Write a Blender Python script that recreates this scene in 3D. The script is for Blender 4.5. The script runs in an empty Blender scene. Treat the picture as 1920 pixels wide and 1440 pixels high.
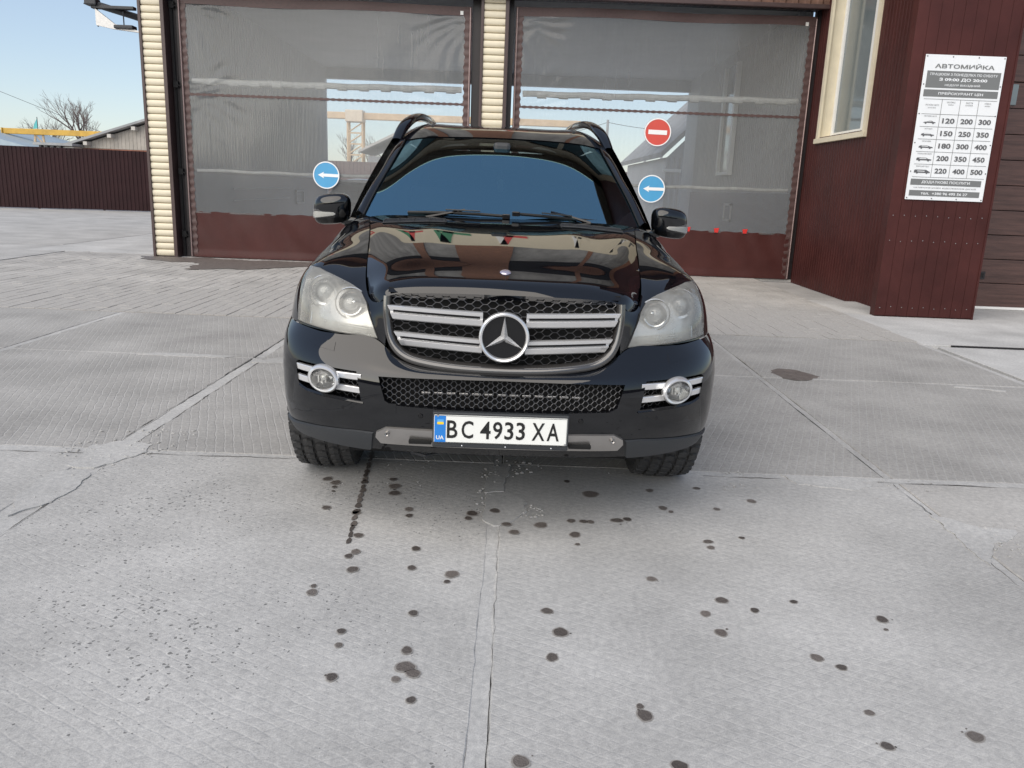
import bpy, bmesh, math, random
import numpy as np
from mathutils import Matrix, Vector, noise as mnoise

SC = bpy.context.scene
COL = SC.collection
R = math.radians
rnd = random.Random(7)

# ------------------------------------------------------------------ camera
cam_d = bpy.data.cameras.new('camera')
cam = bpy.data.objects.new('camera', cam_d)
COL.objects.link(cam)
cam_d.sensor_fit = 'HORIZONTAL'
cam_d.sensor_width = 36
cam_d.lens = 1510 / 1920 * 36
cam_d.clip_start = 0.05
cam_d.clip_end = 3000
cam.matrix_world = Matrix.Translation((0, 0, 1.40)) @ Matrix.Rotation(R(90 - 13.65), 4, 'X') @ Matrix.Rotation(R(2.2), 4, 'Z')
SC.camera = cam

# ------------------------------------------------------------------ sky, sun, exposure
SUN_EL, SUN_AZ = 40, 212          # azimuth clockwise from +Y: behind the camera, a little to the left
W = bpy.data.worlds.new('World')
SC.world = W
W.use_nodes = True
nt = W.node_tree
nt.nodes.clear()
sky = nt.nodes.new('ShaderNodeTexSky')
sky.sky_type = 'NISHITA'
sky.sun_disc = False
sky.sun_elevation = R(SUN_EL)
sky.sun_rotation = R(SUN_AZ)
sky.air_density = 1.0
sky.dust_density = 0.5
sky.ozone_density = 1.0
bg = nt.nodes.new('ShaderNodeBackground')
bg.inputs['Strength'].default_value = 0.12
wo = nt.nodes.new('ShaderNodeOutputWorld')
veil = nt.nodes.new('ShaderNodeMixRGB')          # thin even cloud over the whole sky
veil.inputs[0].default_value = 0.50
veil.inputs[2].default_value = (2.15, 2.44, 3.02, 1)
nt.links.new(sky.outputs[0], veil.inputs[1])
nt.links.new(veil.outputs[0], bg.inputs[0])
nt.links.new(bg.outputs[0], wo.inputs[0])

sun_d = bpy.data.lights.new('sun', 'SUN')
sun_d.energy = 2.3
sun_d.angle = R(80)
sun_d.color = (1.0, 0.90, 0.76)
sun = bpy.data.objects.new('sun', sun_d)
COL.objects.link(sun)
_d = Vector((math.sin(R(SUN_AZ)) * math.cos(R(SUN_EL)), math.cos(R(SUN_AZ)) * math.cos(R(SUN_EL)), math.sin(R(SUN_EL))))
sun.rotation_euler = _d.to_track_quat('Z', 'Y').to_euler()

SC.view_settings.view_transform = 'Standard'
SC.view_settings.look = 'None'
SC.view_settings.exposure = 0.70
SC.view_settings.gamma = 1.0
SC.view_settings.use_curve_mapping = False
SC.cycles.max_bounces = 10
SC.cycles.transparent_max_bounces = 16
SC.cycles.caustics_reflective = False
SC.cycles.caustics_refractive = False

# ------------------------------------------------------------------ helpers
def N(t, kind, **kw):
    n = t.nodes.new(kind)
    for k, v in kw.items():
        if k.startswith('i_'):
            n.inputs[k[2:].replace('_', ' ')].default_value = v
        else:
            setattr(n, k, v)
    return n

def mat(name, color, rough=0.6, metal=0.0, spec=0.5, coat=0.0, var=0.0, vscale=6.0, bump=0.0, bscale=60.0, ior=1.5, emit=None, stretch=None):
    """Principled material; var mixes in a noise of lighter and darker tone, bump adds fine relief (object space)."""
    m = bpy.data.materials.new(name)
    m.use_nodes = True
    t = m.node_tree
    p = t.nodes['Principled BSDF']
    p.inputs['Base Color'].default_value = (*color, 1)
    p.inputs['Roughness'].default_value = rough
    p.inputs['Metallic'].default_value = metal
    p.inputs['Specular IOR Level'].default_value = spec
    p.inputs['IOR'].default_value = ior
    p.inputs['Coat Weight'].default_value = coat
    p.inputs['Coat Roughness'].default_value = 0.02
    if var or bump:
        tc = N(t, 'ShaderNodeTexCoord')
        mp = N(t, 'ShaderNodeMapping')
        if stretch:
            mp.inputs['Scale'].default_value = stretch
        t.links.new(tc.outputs['Object'], mp.inputs['Vector'])
    if var:
        nz = N(t, 'ShaderNodeTexNoise', i_Scale=vscale, i_Detail=6.0, i_Roughness=0.62)
        t.links.new(mp.outputs[0], nz.inputs['Vector'])
        rp = N(t, 'ShaderNodeValToRGB')
        rp.color_ramp.elements[0].position = 0.3
        rp.color_ramp.elements[1].position = 0.72
        rp.color_ramp.elements[0].color = (*[c * (1 - var) for c in color], 1)
        rp.color_ramp.elements[1].color = (*[min(1, c * (1 + var)) for c in color], 1)
        t.links.new(nz.outputs['Fac'], rp.inputs['Fac'])
        t.links.new(rp.outputs['Color'], p.inputs['Base Color'])
        mr = N(t, 'ShaderNodeMapRange')
        mr.inputs['To Min'].default_value = max(0, rough - 0.08)
        mr.inputs['To Max'].default_value = min(1, rough + 0.10)
        t.links.new(nz.outputs['Fac'], mr.inputs['Value'])
        t.links.new(mr.outputs[0], p.inputs['Roughness'])
    if bump:
        nb = N(t, 'ShaderNodeTexNoise', i_Scale=bscale, i_Detail=4.0)
        t.links.new(mp.outputs[0], nb.inputs['Vector'])
        b = N(t, 'ShaderNodeBump', i_Strength=bump, i_Distance=0.01)
        t.links.new(nb.outputs['Fac'], b.inputs['Height'])
        t.links.new(b.outputs[0], p.inputs['Normal'])
    if emit:
        p.inputs['Emission Color'].default_value = (*emit[0], 1)
        p.inputs['Emission Strength'].default_value = emit[1]
    return m

def link(name, me, parent=None, kind=None):
    o = bpy.data.objects.new(name, me)
    COL.objects.link(o)
    if parent is not None:
        o.parent = parent
    if kind:
        o['kind'] = kind
    return o

def thing(name, label, cat, loc=(0, 0, 0), rot=(0, 0, 0), group=None):
    o = bpy.data.objects.new(name, None)
    COL.objects.link(o)
    o.empty_display_size = 0.2
    o.location = loc
    o.rotation_euler = rot
    o['label'] = label
    o['category'] = cat
    if group:
        o['group'] = group
    return o

def tag(o, label, cat, group=None):
    o['label'] = label
    o['category'] = cat
    if group:
        o['group'] = group
    return o

class MB:
    """collects vertices and faces, builds ONE mesh object"""
    def __init__(s):
        s.v, s.f = [], []
    def add(s, v, f):
        b = len(s.v)
        s.v += [tuple(map(float, q)) for q in v]
        s.f += [tuple(b + i for i in q) for q in f]
        return s
    def box(s, x0, x1, y0, y1, z0, z1):
        v = [(x0, y0, z0), (x1, y0, z0), (x1, y1, z0), (x0, y1, z0), (x0, y0, z1), (x1, y0, z1), (x1, y1, z1), (x0, y1, z1)]
        return s.add(v, [(3, 2, 1, 0), (4, 5, 6, 7), (0, 1, 5, 4), (1, 2, 6, 5), (2, 3, 7, 6), (3, 0, 4, 7)])
    def bevbox(s, x0, x1, y0, y1, z0, z1, b):
        xs, ys, zs = (x0, x1), (y0, y1), (z0, z1)
        bm = bmesh.new()
        bmesh.ops.create_cube(bm, size=1)
        for q in bm.verts:
            q.co = Vector(((x0 + x1) / 2 + q.co.x * (x1 - x0), (y0 + y1) / 2 + q.co.y * (y1 - y0), (z0 + z1) / 2 + q.co.z * (z1 - z0)))
        bmesh.ops.bevel(bm, geom=bm.edges[:], offset=b, segments=2, profile=0.6, affect='EDGES')
        return s.addbm(bm)
    def addbm(s, bm):
        bm.verts.index_update()
        s.add([q.co[:] for q in bm.verts], [[q.index for q in f.verts] for f in bm.faces])
        bm.free()
        return s
    def tube(s, pts, r, n=8, cap=True, r1=None):
        pts = [Vector(p) for p in pts]
        m = len(pts)
        prev = None
        rings = []
        for i, p in enumerate(pts):
            a = pts[max(i - 1, 0)]
            b = pts[min(i + 1, m - 1)]
            d = (b - a).normalized()
            if prev is None:
                up = Vector((0, 0, 1)) if abs(d.z) < 0.9 else Vector((1, 0, 0))
                x = d.cross(up).normalized()
            else:
                x = (prev - d * prev.dot(d)).normalized()
            prev = x
            y = d.cross(x)
            rr = r if r1 is None else r + (r1 - r) * i / (m - 1)
            rings.append([p + (x * math.cos(2 * math.pi * k / n) + y * math.sin(2 * math.pi * k / n)) * rr for k in range(n)])
        v = [q for ring in rings for q in ring]
        f = []
        for i in range(m - 1):
            for k in range(n):
                f.append((i * n + k, i * n + (k + 1) % n, (i + 1) * n + (k + 1) % n, (i + 1) * n + k))
        if cap:
            f.append(tuple(range(n - 1, -1, -1)))
            f.append(tuple((m - 1) * n + k for k in range(n)))
        return s.add(v, f)
    def prism(s, poly, axis, a, b):
        """polygon in the two other axes extruded along axis between a and b"""
        n = len(poly)
        def P(p, w):
            return {'x': (w, p[0], p[1]), 'y': (p[0], w, p[1]), 'z': (p[0], p[1], w)}[axis]
        v = [P(p, a) for p in poly] + [P(p, b) for p in poly]
        f = [tuple(range(n)), tuple(range(2 * n - 1, n - 1, -1))]
        f += [(i, n + i, n + (i + 1) % n, (i + 1) % n) for i in range(n)]
        return s.add(v, f)
    def grid(s, G):
        """G array [n][m][3]"""
        G = np.asarray(G, float)
        n, m = G.shape[:2]
        v = G.reshape(-1, 3)
        f = [(i * m + j, (i + 1) * m + j, (i + 1) * m + j + 1, i * m + j + 1) for i in range(n - 1) for j in range(m - 1)]
        return s.add(v, f)
    def lathe(s, prof, c, axis='y', n=24, sx=1.0, sz=1.0, closed=False):
        """profile of (radius, offset) turned about an axis through c"""
        rings = []
        for r_, o_ in prof:
            ring = []
            for k in range(n):
                a = 2 * math.pi * k / n
                p, q = math.cos(a) * r_ * sx, math.sin(a) * r_ * sz
                ring.append({'y': (c[0] + p, c[1] + o_, c[2] + q), 'x': (c[0] + o_, c[1] + p, c[2] + q), 'z': (c[0] + p, c[1] + q, c[2] + o_)}[axis])
            rings.append(ring)
        m = len(rings)
        f = []
        for i in range(m - 1 if not closed else m):
            for k in range(n):
                f.append((i * n + k, i * n + (k + 1) % n, ((i + 1) % m) * n + (k + 1) % n, ((i + 1) % m) * n + k))
        return s.add([q for r_ in rings for q in r_], f)
    def mesh(s, name, mats=None, smooth=False, fix=True, angle=35):
        me = bpy.data.meshes.new(name)
        me.from_pydata(s.v, [], s.f)
        if fix:
            bm = bmesh.new()
            bm.from_mesh(me)
            bmesh.ops.recalc_face_normals(bm, faces=bm.faces[:])
            bm.to_mesh(me)
            bm.free()
        if mats is not None:
            for q in (mats if isinstance(mats, (list, tuple)) else [mats]):
                me.materials.append(q)
        if smooth:
            me.polygons.foreach_set('use_smooth', [True] * len(me.polygons))
            if angle:
                me.set_sharp_from_angle(angle=R(angle))
        me.update()
        return me
    def build(s, name, m, parent=None, smooth=False, kind=None, fix=True, angle=35):
        return link(name, s.mesh(name, m, smooth, fix, angle), parent, kind)

def nat_spline(P, m, knots=None):
    """natural cubic spline through P (n,k), m samples"""
    P = np.asarray(P, float)
    n = len(P)
    if knots is None:
        d = np.linalg.norm(np.diff(P, axis=0), axis=1)
        knots = np.concatenate([[0], np.cumsum(np.maximum(d, 1e-5))])
    x = np.asarray(knots, float)
    h = np.diff(x)
    A = np.zeros((n, n))
    B = np.zeros_like(P)
    A[0, 0] = A[-1, -1] = 1
    for i in range(1, n - 1):
        A[i, i - 1] = h[i - 1]
        A[i, i] = 2 * (h[i - 1] + h[i])
        A[i, i + 1] = h[i]
        B[i] = 6 * ((P[i + 1] - P[i]) / h[i] - (P[i] - P[i - 1]) / h[i - 1])
    M = np.linalg.solve(A, B)
    t = np.linspace(x[0], x[-1], m) if np.isscalar(m) else np.asarray(m)
    j = np.clip(np.searchsorted(x, t, side='right') - 1, 0, n - 2)
    hh = h[j][:, None]
    a = (x[j + 1] - t)[:, None] / hh
    b = (t - x[j])[:, None] / hh
    return a * P[j] + b * P[j + 1] + ((a ** 3 - a) * M[j] + (b ** 3 - b) * M[j + 1]) * hh ** 2 / 6

def surf(net, nu, nv):
    """net[stations][rows][3] -> smooth grid [nu][nv][3]"""
    net = np.asarray(net, float)
    du = np.linalg.norm(np.diff(net, axis=0), axis=2).mean(1)
    dv = np.linalg.norm(np.diff(net, axis=1), axis=2).mean(0)
    ku = np.concatenate([[0], np.cumsum(du)])
    kv = np.concatenate([[0], np.cumsum(dv)])
    s, r_, _ = net.shape
    A = nat_spline(net.reshape(s, -1), nu, ku).reshape(nu, r_, 3)
    B = nat_spline(A.transpose(1, 0, 2).reshape(r_, -1), nv, kv).reshape(nv, nu, 3)
    return B.transpose(1, 0, 2)

def bm_from_grid(G):
    bm = bmesh.new()
    n, m = G.shape[:2]
    vs = [[bm.verts.new(G[i, j]) for j in range(m)] for i in range(n)]
    for i in range(n - 1):
        for j in range(m - 1):
            bm.faces.new((vs[i][j], vs[i + 1][j], vs[i + 1][j + 1], vs[i][j + 1]))
    return bm

def cut_poly(bm, poly, ax, cond=None):
    """slice bm along the prism of a convex polygon given in the axes ax=(i,j); returns the faces inside"""
    n = len(poly)
    cx = sum(p[0] for p in poly) / n
    cy = sum(p[1] for p in poly) / n
    lo = [min(p[i] for p in poly) - 0.03 for i in (0, 1)]
    hi = [max(p[i] for p in poly) + 0.03 for i in (0, 1)]
    def near(f):
        if cond and not cond(f.calc_center_median()):
            return False
        a = [q.co[ax[0]] for q in f.verts]
        b = [q.co[ax[1]] for q in f.verts]
        return max(a) > lo[0] and min(a) < hi[0] and max(b) > lo[1] and min(b) < hi[1]
    for i in range(n):
        p, q = poly[i], poly[(i + 1) % n]
        nx, ny = q[1] - p[1], p[0] - q[0]
        if nx * (cx - p[0]) + ny * (cy - p[1]) > 0:
            nx, ny = -nx, -ny
        no = [0, 0, 0]
        no[ax[0]], no[ax[1]] = nx, ny
        co = [0, 0, 0]
        co[ax[0]], co[ax[1]] = p
        fs = [f for f in bm.faces if near(f)]
        ge = set(fs)
        for f in fs:
            ge.update(f.edges)
            ge.update(f.verts)
        bmesh.ops.bisect_plane(bm, geom=list(ge), dist=1e-5, plane_co=co, plane_no=no)
    ins = []
    for f in bm.faces:
        c = f.calc_center_median()
        if cond and not cond(c):
            continue
        a, b = c[ax[0]], c[ax[1]]
        ok = True
        for i in range(n):
            p, q = poly[i], poly[(i + 1) % n]
            nx, ny = q[1] - p[1], p[0] - q[0]
            sgn = nx * (cx - p[0]) + ny * (cy - p[1])
            if (nx * (a - p[0]) + ny * (b - p[1])) * sgn < 0:
                ok = False
                break
        if ok:
            ins.append(f)
    return ins

def split_faces(bm, faces):
    """new bmesh with copies of the faces; they are deleted from bm"""
    nb = bmesh.new()
    mp = {}
    for f in faces:
        vs = []
        for q in f.verts:
            if q not in mp:
                mp[q] = nb.verts.new(q.co)
            vs.append(mp[q])
        nb.faces.new(vs)
    bmesh.ops.delete(bm, geom=faces, context='FACES')
    return nb

def rim_in(bm, vec, test):
    """extrude the open boundary edges that pass test by vec: gives a cut-out its depth"""
    es = [e for e in bm.edges if e.is_boundary and test((e.verts[0].co + e.verts[1].co) / 2)]
    r_ = bmesh.ops.extrude_edge_only(bm, edges=es)
    vs = [q for q in r_['geom'] if isinstance(q, bmesh.types.BMVert)]
    bmesh.ops.translate(bm, vec=vec, verts=vs)

def bm_obj(name, bm, m, parent, smooth=True, angle=30, normals=True):
    if normals:
        bmesh.ops.recalc_face_normals(bm, faces=bm.faces[:])
    me = bpy.data.meshes.new(name)
    bm.to_mesh(me)
    bm.free()
    me.materials.append(m)
    if smooth:
        me.polygons.foreach_set('use_smooth', [True] * len(me.polygons))
        if angle:
            me.set_sharp_from_angle(angle=R(angle))
    return link(name, me, parent)

def mirror_x(G):
    G = np.array(G, float)
    G[..., 0] *= -1
    return G

def text_geo(s, width=None, height=None, bold=0.0, depth=0.0, space=1.0):
    """flat lettering as (verts 2-D list, faces), centred in x, base line 0; scaled to the width and/or cap height"""
    cu = bpy.data.curves.new('lettering', 'FONT')
    cu.body = s
    cu.size = 1
    cu.offset = bold
    cu.space_character = space
    cu.resolution_u = 3
    o = bpy.data.objects.new('lettering', cu)
    COL.objects.link(o)
    dg = bpy.context.evaluated_depsgraph_get()
    me = bpy.data.meshes.new_from_object(o.evaluated_get(dg))
    v = np.array([q.co[:2] for q in me.vertices])
    f = [tuple(p.vertices) for p in me.polygons]
    bpy.data.objects.remove(o)
    bpy.data.meshes.remove(me)
    bpy.data.curves.remove(cu)
    x0, x1 = v[:, 0].min(), v[:, 0].max()
    y0, y1 = v[:, 1].min(), v[:, 1].max()
    v[:, 0] -= (x0 + x1) / 2
    v[:, 1] -= y0
    sx = width / (x1 - x0) if width else None
    sy = height / (y1 - y0) if height else None
    sx = sx or sy
    sy = sy or sx
    return v * np.array([sx, sy]), f

def corr(x0, x1, z0, z1, pitch=0.2, depth=0.025, y=0.0, axis='x', top=0.35, slope=0.12):
    """trapezoid sheet: profile along x (ribs vertical); axis='y' turns it so the profile runs along y with the relief in x"""
    pts = []
    x = x0
    while x < x1 - 1e-6:
        for fx, d in ((0, 0), (1 - top - 2 * slope, 0), (1 - top - slope, 1), (1 - slope, 1)):
            if x + fx * pitch < x1:
                pts.append((x + fx * pitch, y - d * depth))
        x += pitch
    pts.append((x1, y))
    v, f = [], []
    for a, b in pts:
        for z in (z0, z1):
            v.append((a, b, z) if axis == 'x' else (b, a, z))
    for i in range(len(pts) - 1):
        f.append((2 * i, 2 * i + 2, 2 * i + 3, 2 * i + 1))
    return v, f

def blob(cx, cy, rx, ry, n=14, jit=0.18, seed=0):
    rr = random.Random(seed)
    ph = [rr.uniform(0, 6.28) for _ in range(4)]
    out = []
    for k in range(n):
        a = 2 * math.pi * k / n
        q = 1 + jit * (0.6 * math.sin(2 * a + ph[0]) + 0.5 * math.sin(3 * a + ph[1]) + 0.35 * math.sin(5 * a + ph[2]) + rr.uniform(-0.3, 0.3))
        out.append((cx + rx * q * math.cos(a), cy + ry * q * math.sin(a)))
    return out
# ------------------------------------------------------------------ ground materials
def concrete(name, base, pattern, pits=0.0, warm=0.0, line=0.25, skew=0.0):
    """concrete with fine cast relief: 'ribs' = grooves along Y with short cross cuts, 'waffle' = shallow diamonds, 'plain'"""
    m = bpy.data.materials.new(name)
    m.use_nodes = True
    t = m.node_tree
    L = t.links.new
    p = t.nodes['Principled BSDF']
    p.inputs['Roughness'].default_value = 0.82
    p.inputs['Specular IOR Level'].default_value = 0.3
    tc = N(t, 'ShaderNodeTexCoord')
    big = N(t, 'ShaderNodeTexNoise', i_Scale=1.3, i_Detail=7.0, i_Roughness=0.6)
    fine = N(t, 'ShaderNodeTexNoise', i_Scale=42.0, i_Detail=8.0, i_Roughness=0.72)
    gr = N(t, 'ShaderNodeTexNoise', i_Scale=260.0, i_Detail=3.0, i_Roughness=0.6)
    for q in (big, fine, gr):
        L(tc.outputs['Object'], q.inputs['Vector'])
    def M(op, a, b=None, c=None, clamp=False):
        n = N(t, 'ShaderNodeMath', operation=op, use_clamp=clamp)
        for i, q in enumerate((a, b, c)):
            if q is None:
                continue
            if isinstance(q, (int, float)):
                n.inputs[i].default_value = q
            else:
                L(q, n.inputs[i])
        return n.outputs[0]
    sep = N(t, 'ShaderNodeSeparateXYZ')
    # wobble the pattern a little
    wob = N(t, 'ShaderNodeTexNoise', i_Scale=9.0, i_Detail=2.0)
    L(tc.outputs['Object'], wob.inputs['Vector'])
    L(tc.outputs['Object'], sep.inputs[0])
    wx = M('MULTIPLY', M('SUBTRACT', wob.outputs['Fac'], 0.5), 0.02)
    X = M('ADD', sep.outputs['X'], wx)
    Y = M('ADD', sep.outputs['Y'], wx)
    if skew:
        X = M('ADD', X, M('MULTIPLY', Y, skew))
    def lines(coord, pitch, w):
        fr = M('FRACT', M('DIVIDE', coord, pitch))
        d = M('ABSOLUTE', M('SUBTRACT', fr, 0.5))
        n = N(t, 'ShaderNodeMapRange')
        n.interpolation_type = 'SMOOTHSTEP'
        n.inputs['From Min'].default_value = 0.5 - w
        n.inputs['From Max'].default_value = 0.5
        L(d, n.inputs['Value'])
        return n.outputs[0]
    pat = None
    if pattern == 'ribs':
        a = lines(X, 0.050, 0.13)
        row = M('FLOOR', M('DIVIDE', X, 0.050))
        yy = M('ADD', Y, M('MULTIPLY', M('FRACT', M('MULTIPLY', M('SINE', M('MULTIPLY', row, 12.9898)), 437.5)), 0.12))
        b = M('MULTIPLY', lines(yy, 0.085, 0.07), 0.5)
        pat = M('MAXIMUM', a, b)
    elif pattern == 'waffle':
        a = lines(M('ADD', M('MULTIPLY', X, 0.55), Y), 0.040, 0.16)
        b = lines(M('SUBTRACT', M('MULTIPLY', X, 0.55), Y), 0.040, 0.16)
        pat = M('MAXIMUM', a, b)
    # worn mask for the pattern
    col = N(t, 'ShaderNodeValToRGB')
    e = col.color_ramp.elements
    e[0].position, e[1].position = 0.32, 0.70
    w = (1.005 + warm, 1.0, 0.978 - warm)
    e[0].color = (*[base * 0.80 * k for k in w], 1)
    e[1].color = (*[base * 1.16 * k for k in w], 1)
    L(big.outputs['Fac'], col.inputs['Fac'])
    cur = col.outputs['Color']
    def mix(kind, fac, a, b):
        n = N(t, 'ShaderNodeMix', data_type='RGBA', blend_type=kind, clamp_factor=True)
        if isinstance(fac, (int, float)):
            n.inputs[0].default_value = fac
        else:
            L(fac, n.inputs[0])
        L(a, n.inputs[6])
        if isinstance(b, tuple):
            n.inputs[7].default_value = b
        else:
            L(b, n.inputs[7])
        return n.outputs[2]
    fr_ = N(t, 'ShaderNodeValToRGB')
    fr_.color_ramp.elements[0].position, fr_.color_ramp.elements[1].position = 0.30, 0.68
    fr_.color_ramp.elements[0].color = (0.66, 0.66, 0.67, 1)
    fr_.color_ramp.elements[1].color = (1.18, 1.17, 1.15, 1)
    L(fine.outputs['Fac'], fr_.inputs['Fac'])
    cur = mix('MULTIPLY', 0.75, cur, fr_.outputs['Color'])
    sg = N(t, 'ShaderNodeValToRGB')
    sg.color_ramp.elements[0].position, sg.color_ramp.elements[1].position = 0.3, 0.7
    sg.color_ramp.elements[0].color = (0.72, 0.72, 0.72, 1)
    sg.color_ramp.elements[1].color = (1.22, 1.22, 1.22, 1)
    L(gr.outputs['Fac'], sg.inputs['Fac'])
    cur = mix('MULTIPLY', 0.6, cur, sg.outputs['Color'])
    height = M('ADD', M('MULTIPLY', fine.outputs['Fac'], 0.6), M('MULTIPLY', gr.outputs['Fac'], 0.25))
    if pat is not None:
        worn = N(t, 'ShaderNodeTexNoise', i_Scale=3.4, i_Detail=8.0, i_Roughness=0.75)
        L(tc.outputs['Object'], worn.inputs['Vector'])
        wm = N(t, 'ShaderNodeMapRange')
        wm.inputs['From Min'].default_value = 0.33
        wm.inputs['From Max'].default_value = 0.62
        wm.inputs['To Min'].default_value = 0.10
        L(worn.outputs['Fac'], wm.inputs['Value'])
        pm = M('MULTIPLY', pat, wm.outputs[0])
        lp = base * (1 + line * 1.6)
        cur = mix('MIX', M('MULTIPLY', pm, line * 2.0), cur, (lp, lp, lp * 0.985, 1))
        height = M('SUBTRACT', height, M('MULTIPLY', pm, 0.9 if pattern == 'ribs' else 0.36))
    if pits:
        vo = N(t, 'ShaderNodeTexVoronoi', i_Scale=58.0, i_Randomness=1.0)
        wp = N(t, 'ShaderNodeMixRGB')
        wn = N(t, 'ShaderNodeTexNoise', i_Scale=60.0, i_Detail=2.0)
        L(tc.outputs['Object'], wn.inputs['Vector'])
        va = N(t, 'ShaderNodeVectorMath', operation='MULTIPLY_ADD')
        L(wn.outputs['Color'], va.inputs[0])
        va.inputs[1].default_value = (0.02, 0.02, 0)
        L(tc.outputs['Object'], va.inputs[2])
        L(va.outputs[0], vo.inputs['Vector'])
        sc = N(t, 'ShaderNodeSeparateColor')
        L(vo.outputs['Color'], sc.inputs[0])
        reg = N(t, 'ShaderNodeTexNoise', i_Scale=1.1, i_Detail=3.0)
        L(tc.outputs['Object'], reg.inputs['Vector'])
        thr = M('ADD', M('MULTIPLY', M('SUBTRACT', reg.outputs['Fac'], 0.42), 1.7), 0.05 * pits, clamp=True)
        ispit = M('LESS_THAN', vo.outputs['Distance'], M('MULTIPLY', M('GREATER_THAN', sc.outputs[0], 0.30), M('MULTIPLY', thr, M('MULTIPLY', sc.outputs[1], 0.9))))
        cur = mix('MIX', M('MULTIPLY', ispit, 0.75), cur, (base * 0.22, base * 0.22, base * 0.22, 1))
        height = M('SUBTRACT', height, M('MULTIPLY', ispit, 0.8))
    bp = N(t, 'ShaderNodeBump', i_Strength=0.55, i_Distance=0.004)
    L(height, bp.inputs['Height'])
    L(bp.outputs[0], p.inputs['Normal'])
    L(cur, p.inputs['Base Color'])
    return m

GB = 0.46
M_yard = concrete('yard_concrete', GB * 1.0, 'plain')
M_slab_n = concrete('slab_waffle', GB * 0.98, 'waffle', pits=0.0, line=0.062)
M_slab_p = concrete('slab_pitted', GB * 1.0, 'waffle', pits=1.6, line=0.05)
M_slab_r = concrete('slab_ribbed_right', GB * 0.80, 'ribs', warm=0.012, line=0.22, skew=-0.40)
M_slab_l = concrete('slab_ribbed_left', GB * 0.82, 'ribs', warm=0.010, line=0.20, skew=0.36)
M_mortar2 = concrete('mortar_grey', GB * 0.92, 'plain')
M_slab_pl = concrete('slab_plain', GB * 0.94, 'plain', warm=0.012)
M_apron = concrete('apron_concrete', GB * 1.16, 'plain', warm=-0.01)
M_paver = concrete('paver_concrete', GB * 0.98, 'plain', warm=0.02)
M_mortar = concrete('mortar', GB * 1.05, 'plain', warm=-0.005)
M_under = mat('gap_dirt', (0.11, 0.10, 0.095), 0.95)
M_wet = mat('wet_concrete', (0.090, 0.076, 0.068), 0.5, var=0.25, vscale=60, bump=0.5, bscale=240)
def vary(m, lo, hi):
    """each object its own tone between lo and hi"""
    t = m.node_tree
    oi = N(t, 'ShaderNodeObjectInfo')
    rp = N(t, 'ShaderNodeValToRGB')
    rp.color_ramp.elements[0].color = (*lo, 1)
    rp.color_ramp.elements[1].color = (*hi, 1)
    t.links.new(oi.outputs['Random'], rp.inputs['Fac'])
    nz = N(t, 'ShaderNodeTexNoise', i_Scale=70.0, i_Detail=4.0)
    tc = N(t, 'ShaderNodeTexCoord')
    t.links.new(tc.outputs['Object'], nz.inputs['Vector'])
    mr = N(t, 'ShaderNodeMapRange')
    mr.inputs['To Min'].default_value = 0.65
    mr.inputs['To Max'].default_value = 1.35
    t.links.new(nz.outputs['Fac'], mr.inputs['Value'])
    vm = N(t, 'ShaderNodeVectorMath', operation='SCALE')
    t.links.new(rp.outputs['Color'], vm.inputs[0])
    t.links.new(mr.outputs[0], vm.inputs['Scale'])
    t.links.new(vm.outputs[0], t.nodes['Principled BSDF'].inputs['Base Color'])
vary(M_wet, (0.065, 0.055, 0.049), (0.165, 0.145, 0.132))
M_halo = mat('drying_rim', (0.26, 0.245, 0.23), 0.7, var=0.2, vscale=60)
M_damp = mat('damp_concrete', (0.145, 0.125, 0.115), 0.6, var=0.3, vscale=14, bump=0.4, bscale=180)

ground = MB().add([(-700, -700, -0.05), (700, -700, -0.05), (700, 900, -0.05), (-700, 900, -0.05)], [(0, 1, 2, 3)]).build('ground', M_yard, kind='structure')

def jit_line(p, q, seed, step=0.035, a1=0.003, a2=0.006):
    n = max(2, int(math.hypot(q[0] - p[0], q[1] - p[1]) / step))
    dx, dy = q[0] - p[0], q[1] - p[1]
    L_ = math.hypot(dx, dy)
    nx, ny = -dy / L_, dx / L_
    out = []
    for i in range(n):
        s = i / n
        x, y = p[0] + dx * s, p[1] + dy * s
        w = min(1, 4 * s, 4 * (1 - s))
        d = (mnoise.noise((x * 14 + seed, y * 14, seed)) * a1 * 2 + mnoise.noise((x * 2.3, y * 2.3 + seed, seed * 2)) * a2 * 2) * w
        out.append((x + nx * d, y + ny * d))
    return out

def plate(poly, ztop, zbot, bev):
    """flat piece with a worn bevelled rim"""
    n = len(poly)
    mb = MB()
    cx = sum(p[0] for p in poly) / n
    cy = sum(p[1] for p in poly) / n
    inn = []
    for i in range(n):
        a, b, c = Vector(poly[i - 1]), Vector(poly[i]), Vector(poly[(i + 1) % n])
        d = (c - a).normalized()
        inn.append(b + Vector((-d.y, d.x)) * bev)
    v = [(p[0], p[1], ztop) for p in inn] + [(p[0], p[1], ztop - bev * 0.8) for p in poly] + [(p[0], p[1], zbot) for p in poly]
    f = [tuple(range(n))]
    for k in (0, 1):
        f += [(k * n + i, (k + 1) * n + i, (k + 1) * n + (i + 1) % n, k * n + (i + 1) % n) for i in range(n)]
    mb.add(v, f)
    return mb

def slab(corners, m, seed, bev=0.006):
    poly = []
    for i in range(4):
        poly += jit_line(corners[i], corners[(i + 1) % 4], seed + i * 3.1)
    return plate(poly, rnd.uniform(-0.0015, 0.0015), -0.045, bev).build('concrete_slab', m, ground, fix=True)

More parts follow.
